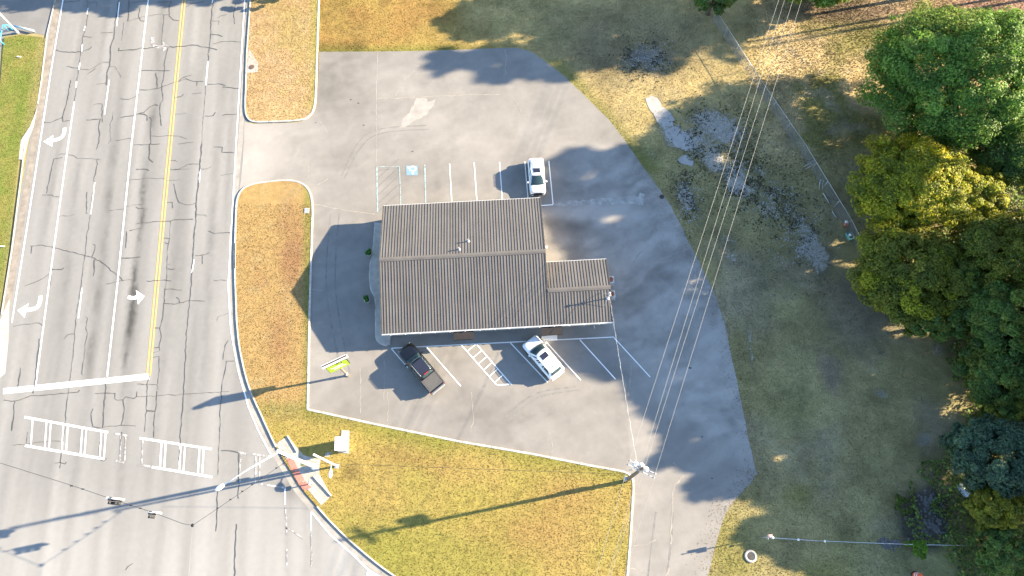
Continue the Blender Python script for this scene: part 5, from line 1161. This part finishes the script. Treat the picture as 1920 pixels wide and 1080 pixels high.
tree('golden_bush', 'rounded golden green bush at the eastern edge above the creek', 1865, 945, 4.0, (2.9, 2.3, 2.0), [(.21, .20, .016), (.17, .17, .015), (.13, .14, .015)], 32, 138, 130, 0.179, None, tg, cat='bush', trunk_r=.12)
tree('dark_tree', 'dark brushy tree in the bottom corner below the golden bush', 1885, 1035, 2.5, (3.4, 2.6, 1.6), DARK, 39, 126, 116, 0.203, None, tg)
tree('shrub', 'bright lime green shrub beside the stones at the foot of the creek', 1721, 1028, 1.0, (.95, .85, .7), [(.10, .19, .015), (.12, .22, .02)], 33, 22, 60, .2, cat='shrub', trunk_r=.05, clump_r=.3)
tree('shrub', 'small pale green weed clump next to the drain pipe', 1692, 950, .8, (.8, 1.0, .6), [(.085, .12, .02), (.07, .10, .02)], 34, 18, 50, .18, cat='shrub', trunk_r=.04, clump_r=.3)
tree('overhanging_tree', 'dark tree tip poking in at the top edge by the end of the fence', 1338, -6, 3.0, (3.0, 2.2, 1.9), DARK + GREEN[2:3], 35, 90, 90, .3, (.12, .14, .02), cat='tree', clump_r=.18)
tree('overhanging_tree', 'vine draped green tree hanging over the field from the top edge', 1530, -24, 4.0, (5.4, 3.0, 2.6), GREEN + OLIVE[:1], 36, 150, 100, .3, (.13, .15, .02), cat='tree')
tree('overhanging_tree', 'thin dry bush at the top edge above the north verge', 540, -33, 2.5, (2.4, 1.6, 1.2), [(.09, .07, .03), (.07, .065, .03)], 37, 26, 70, .25, cat='bush', trunk_r=.08)

# woodland past the frame: its shade falls across the lot and the lawn
COT = 1 / math.tan(SUN_EL)
proto = []
for sd_, nl_, ls_ in ((101, 52, .53), (102, 52, .53), (103, 52, .53), (104, 44, .33), (105, 44, .33)):
    V, F, cc, cen = crown_data(sd_, (4.6, 4.4, 3.6), 0.0, 90, nl_, ls_, GREEN + OLIVE, None, 6, .25, .12, .17)
    V[:, 2] += 0; me_o = arrays('crown', V, F, m_leaf, cc); tb = obj('trunk', trunk_bm(1.0, .3, np.array([[0, 0, 1.2]]), np.random.default_rng(3), 1), m_bark, None, True)
    proto.append((me_o.data, cen)); C.objects.unlink(me_o); bpy.data.objects.remove(me_o); C.objects.unlink(tb); bpy.data.objects.remove(tb)
wl_ = [  # shade centre in photo pixels, crown height, crown scale
    (-40, -40, 8, .9), (60, -22, 8, .85), (150, -25, 9, .9), (235, -20, 8, .9), (320, -32, 9, .85), (400, -30, 8, .8), 
    (900, 35, 10, .75), (850, 112, 14, .5), (950, 108, 14, .75), (1000, 20, 11, 1.0), (1045, 112, 14, .8), (1100, 40, 11, 1.0), (1160, 90, 14, .8), (1230, 20, 11, 1.0), (1250, 105, 15, .65), (1320, 40, 12, .85), (1390, 25, 10, .8), (1500, -5, 9, .7), (1380, 95, 14, .4),
    (1110, 330, 15, .85), (1100, 425, 15, .65), (1150, 400, 15, .9), (1210, 470, 14, 1.0), (1170, 540, 14, .8), (1100, 585, 15, .6), (1150, 640, 13, .8), (1230, 660, 13, .95), (1320, 720, 12, 1.0), (1060, 385, 15, .5), (1210, 350, 14, .7), (1290, 580, 13, .9), (1290, 420, 14, .7), (1230, 400, 15, .6), (1165, 480, 15, .5), (1240, 545, 14, .6), (1330, 660, 12, .6), (1190, 600, 14, .55), (1370, 780, 11, .6), (1090, 300, 15, .45), (1130, 480, 15, .5), (1260, 470, 14, .6), (1340, 760, 12, .6), (1290, 780, 12, .45), (1160, 590, 14, .5), (1220, 300, 14, .5), (1100, 370, 15, .5), (1180, 300, 14, .5),
    (1330, 830, 11, .75), (1335, 910, 10, .4), (1400, 890, 9, .55), (1400, 640, 11, .9),
    (1450, 600, 11, 1.1), (1430, 740, 10, 1.1), (1560, 620, 11, 1.1), (1560, 760, 10, 1.2), (1480, 860, 9, .9), (1600, 880, 9, 1.0), (1690, 700, 10, 1.1), (1700, 830, 9, 1.1), (1680, 960, 8, 1.0), (1560, 990, 8, .9), (1800, 900, 8, 1.2), (1820, 760, 9, 1.2), (1780, 1040, 7, 1.1), (1450, 1000, 7, .45), (1640, 1060, 6, .7), (1900, 620, 9, 1.2), (1900, 1000, 7, 1.2)]
for i, (sx, sy, zc, s) in enumerate(wl_):
    S0 = at(sx, sy); sun_xy = Vector((math.cos(SUN_AZ), math.sin(SUN_AZ), 0))
    for zt in np.arange(zc, 27.1, .5):      # a taller tree stands farther off for the same shade: it must stand past the edge of the lot's view
        c = S0 + sun_xy * float(zt) * COT; f = HCAM / (HCAM - float(zt)); pc, qc = proj(np.array([c.x * f, c.x]), np.array([c.y * f, c.y])); rp = 4.9 * s * 21 * f * .9
        if (pc[0] - rp > 1922 or qc[0] + rp < -2) and (pc[1] > 1925 or qc[1] < -4): break
    zc = float(zt)
    t = thing('woodland_tree', 'leafy woodland tree standing past the edge of the lot, only its shade falls on it', 'tree', (c.x, c.y, 0), random.uniform(0, 6.28), 'woodland trees around the lot')
    me, cen = proto[3 + i % 2] if sx > 1770 else proto[i % 3]; co_ = bpy.data.objects.new('crown', me); put(co_, t); co_.location = (0, 0, zc); co_.scale = (s, s, s * random.uniform(.85, 1.15))
    cs_ = cen[:6] * s + np.array([0, 0, zc]); obj('trunk', trunk_bm(zc, .2, cs_, np.random.default_rng(i), 5), m_bark, t, True)

# potted shrubs by the west front
for px, py, lab in ((693.5, 478, 'northern potted green shrub in the shade by the west front'), (690, 565, 'southern potted green shrub in the shade by the west front')):
    p = at(px, py); t = thing('potted_shrub', lab, 'potted plant', (p.x, p.y, .012), 0, 'potted shrubs by the west front')
    obj('pot', lathe(B(), [(.2, 0), (.3, .42), (.35, .44), (.35, .5), (.29, .5), (.27, .4)], 20), m_trim, t, True)
    obj('soil', lathe(B(), [(.27, .38), (.27, .43), (.01, .44)], 16), m_bark, t)
    V, F, cc, cen = crown_data(int(px), (.36, .36, .34), .72, 14, 50, .1, [(.05, .15, .02), (.07, .19, .03)], None, 3, .4, .1, .36); arrays('foliage', V, F, m_leaf, cc, t)

# brush along the eastern edge (nobody could count it)
def scatter(n, test, box_):
    x = RNG.uniform(box_[0], box_[2], n); y = RNG.uniform(box_[1], box_[3], n); k = test(x, y); return x[k], y[k]
def brush_mask(x, y):
    P, Q = proj(x, y); f = fbm(x, y, 2.2, 201)
    e = np.interp(Q, [480, 560, 640, 720, 800, 870, 930, 1000, 1080], [1665, 1700, 1760, 1800, 1790, 1735, 1690, 1700, 1800])
    cr = blob(P, Q, 1745, 985, 26, 26) + blob(P, Q, 1735, 925, 18, 20)
    return (P > e + (f - .5) * 90) & (f > .33) & (cr < .5) & (P < 2050)
x, y = scatter(90000, brush_mask, (28, -8, 66, 45)); hgt = np.clip(fbm(x, y, 2.2, 201) - .3, 0, 1) * 4.0
pts = np.stack([x, y, hgt * RNG.uniform(.3, 1, len(x)) + .08], 1)
bc_ = np.array(DARK + OLIVE[2:3] + [(.05, .075, .018), (.06, .05, .03)])[RNG.integers(0, 7, len(x))] * RNG.uniform(.9, 2.4, (len(x), 1))
V, F, cc = leaf_cloud(pts, RNG.normal(0, .4, (len(x), 3)) + np.array([0, 0, .6]), .26, bc_, RNG)
o = arrays('undergrowth', V, F, m_leaf, cc); o['kind'] = 'stuff'

# grass: short tufts over every lawn
def tufts(name, x, y, z, cov, h0, h1, w, lo=.9, hi=1.5):
    n = len(x); c = cov(x, y) * RNG.uniform(lo, hi, (n, 1)) * RNG.uniform(.94, 1.06, (n, 3)); V = []; col = []
    for b in range(2):
        a = RNG.uniform(0, 2 * math.pi, n); h = RNG.uniform(h0, h1, n); ln = RNG.uniform(.2, .9, n) * h; hw = w * RNG.uniform(.6, 1.3, n) / 2
        dx, dy = np.cos(a), np.sin(a); la = RNG.uniform(0, 2 * math.pi, n)
        V.append(np.stack([np.stack([x - dx * hw, y - dy * hw, np.full(n, z)], 1), np.stack([x + dx * hw, y + dy * hw, np.full(n, z)], 1), np.stack([x + ln * np.cos(la), y + ln * np.sin(la), z + h], 1)], 1))
        col.append(np.repeat(c[:, None], 3, 1))
    V = np.concatenate(V).reshape(-1, 3); col = np.concatenate(col).reshape(-1, 3); F = np.arange(len(V)).reshape(-1, 3)
    o = arrays(name, V, F, m_blade, col); o['kind'] = 'stuff'; return o
polys_hard = [lotp, rl, isl, nisl, verge]
def frame_ok(x, y): P, Q = proj(x, y); return (P > -40) & (P < 1960) & (Q > -30) & (Q < 1110)
def open_ground(x, y):
    k = frame_ok(x, y); P, Q = proj(x, y)
    for pl in polys_hard: k &= ~inside(pl, x, y)
    return k & (P > 595)
def shrunk(pl): return lambda x, y: inside(pl, x, y) & frame_ok(x, y)
x, y = scatter(120000, shrunk(isl), (-34, -5, 16, 38)); x += RNG.normal(0, .09, len(x)); y += RNG.normal(0, .09, len(y)); tufts('lawn_grass', x, y, .115, cov_island, .02, .065, .085)
x, y = scatter(30000, shrunk(nisl), (-36, 48, -22, 70)); x += RNG.normal(0, .09, len(x)); y += RNG.normal(0, .09, len(y)); tufts('lawn_grass', x, y, .115, cov_nisl, .02, .06, .08)
x, y = scatter(60000, shrunk(verge), (-66, 18, -46, 66)); tufts('lawn_grass', x, y, .098, cov_verge, .02, .065, .085)
x, y = scatter(420000, open_ground, (-26, -4, 66, 72)); x += RNG.normal(0, .10, len(x)); y += RNG.normal(0, .10, len(y)); P, Q = proj(x, y); fld = (P > 1400) & (Q < 330)
tufts('lawn_grass', x[~fld], y[~fld], 0, cov_lawn, .02, .06, .085, .85, 1.6); tufts('field_grass', x[fld], y[fld], 0, cov_lawn, .03, .10, .12, .8, 1.9)
# dark weeds through the stony washes
wz = [(1318, 265, 50, 40), (1350, 235, 70, 40), (1385, 335, 34, 60), (1455, 385, 60, 55), (1500, 440, 48, 60), (1215, 110, 40, 28), (1290, 375, 22, 55), (1420, 350, 40, 45)]
q = [random.choice(wz) for _ in range(7000)]; pw = np.array([at(random.gauss(a, c * .75), random.gauss(b, d * .75))[:2] for a, b, c, d in q]); kk = fbm(pw[:, 0], pw[:, 1], 1.1, 501) > .5
kk &= ~inside(lotp, pw[:, 0], pw[:, 1]); tufts('wash_weeds', pw[kk, 0], pw[kk, 1], 0, lambda x, y: const((.075, .07, .032), len(x)), .05, .17, .17, .6, 1.3)
# loose stones on the washes and in the creek
def stones(name, n, blobs, r0, r1, mat):
    bm = B(); done = 0
    while done < n:
        b = random.choice(blobs); P_, Q_ = b[0] + random.gauss(0, b[2] * .6), b[1] + random.gauss(0, b[3] * .6); p = at(P_, Q_); X_, Y_ = np.array([p.x]), np.array([p.y])
        if inside(lotp, X_, Y_)[0]: continue
        r = random.uniform(r0, r1); m = Matrix.Translation((p.x, p.y, r * .2)) @ Matrix.Rotation(random.uniform(0, 6), 4, 'Z') @ Matrix.Diagonal((r * random.uniform(.8, 1.5), r, r * random.uniform(.4, .7), 1))
        g = bmesh.ops.create_icosphere(bm, subdivisions=1, radius=1, matrix=m)
        for v in g['verts']: v.co += Vector((random.uniform(-.2, .2), random.uniform(-.2, .2), random.uniform(-.15, .15))) * r
        done += 1
    o = obj(name, bm, mat); o['kind'] = 'stuff'
stones('gravel', 1700, [(1318, 265, 50, 40), (1350, 235, 65, 40), (1385, 335, 28, 60), (1455, 375, 55, 50), (1500, 440, 45, 60), (1215, 110, 40, 25), (1290, 375, 20, 55)], .03, .085, m_stone)
stones('creek_stones', 300, [(1745, 960, 20, 20), (1755, 985, 22, 12), (1728, 1005, 14, 14), (1668, 1020, 18, 8), (1740, 940, 14, 14)], .06, .19, simple('creek_stone', (.115, .11, .105), .8, 0, .3, .35, 1.6))

# fallen leaves drifted along the lot's eastern edge and under the trees; faint tyre scuffs in the bays
n = 2200; tt = RNG.uniform(0, 1, n); ed = np.array([tuple(q) for q in lotp]); Pe, Qe = proj(ed[:, 0], ed[:, 1]); ed = ed[(Pe > 1205) & (Qe < 1090) & (Qe > 100)]
ii = RNG.integers(0, len(ed), n); x = ed[ii, 0] + RNG.normal(0, .8, n) + RNG.uniform(-.6, .6, n); y = ed[ii, 1] + RNG.normal(0, .8, n) + RNG.uniform(-.6, .6, n)
k2 = 5000; p0 = np.array([at(1230 + 500 * a, 60 + 560 * b)[:2] for a, b in RNG.uniform(0, 1, (k2, 2))]); x = np.concatenate([x, p0[:, 0]]); y = np.concatenate([y, p0[:, 1]])
lc = np.array([(.26, .16, .05), (.20, .12, .05), (.30, .24, .06), (.15, .10, .05)])[RNG.integers(0, 4, len(x))] * RNG.uniform(.7, 1.3, (len(x), 1))
V, F, cc = leaf_cloud(np.stack([x, y, np.full(len(x), .035)], 1), RNG.normal(0, .25, (len(x), 3)) + np.array([0, 0, 1.0]), .09, lc, RNG)
o = arrays('fallen_leaves', V, F, m_leaf, cc); o['kind'] = 'stuff'
bm = B(); m_scuff = simple('tyre_scuff', (.168, .160, .148), .9, 0, .2, .25, 2)
for a0, b0, c0 in (((640, 330), (690, 250), (800, 235)), ((645, 335), (697, 257), (806, 242)), ((940, 790), (1000, 740), (1080, 725)), ((945, 797), (1006, 747), (1086, 731)), ((620, 400), (612, 540), (640, 700)), ((636, 400), (629, 540), (656, 700)), ((1230, 960), (1222, 1020), (1215, 1080)), ((1262, 960), (1258, 1020), (1250, 1080))):
    strip_bm(bm, wobble(smooth_line(G(a0, b0, c0), 12), .02), .13, .0172, .6)
o = obj('tyre_scuff', bm, m_scuff, lot); o['kind'] = 'stuff'
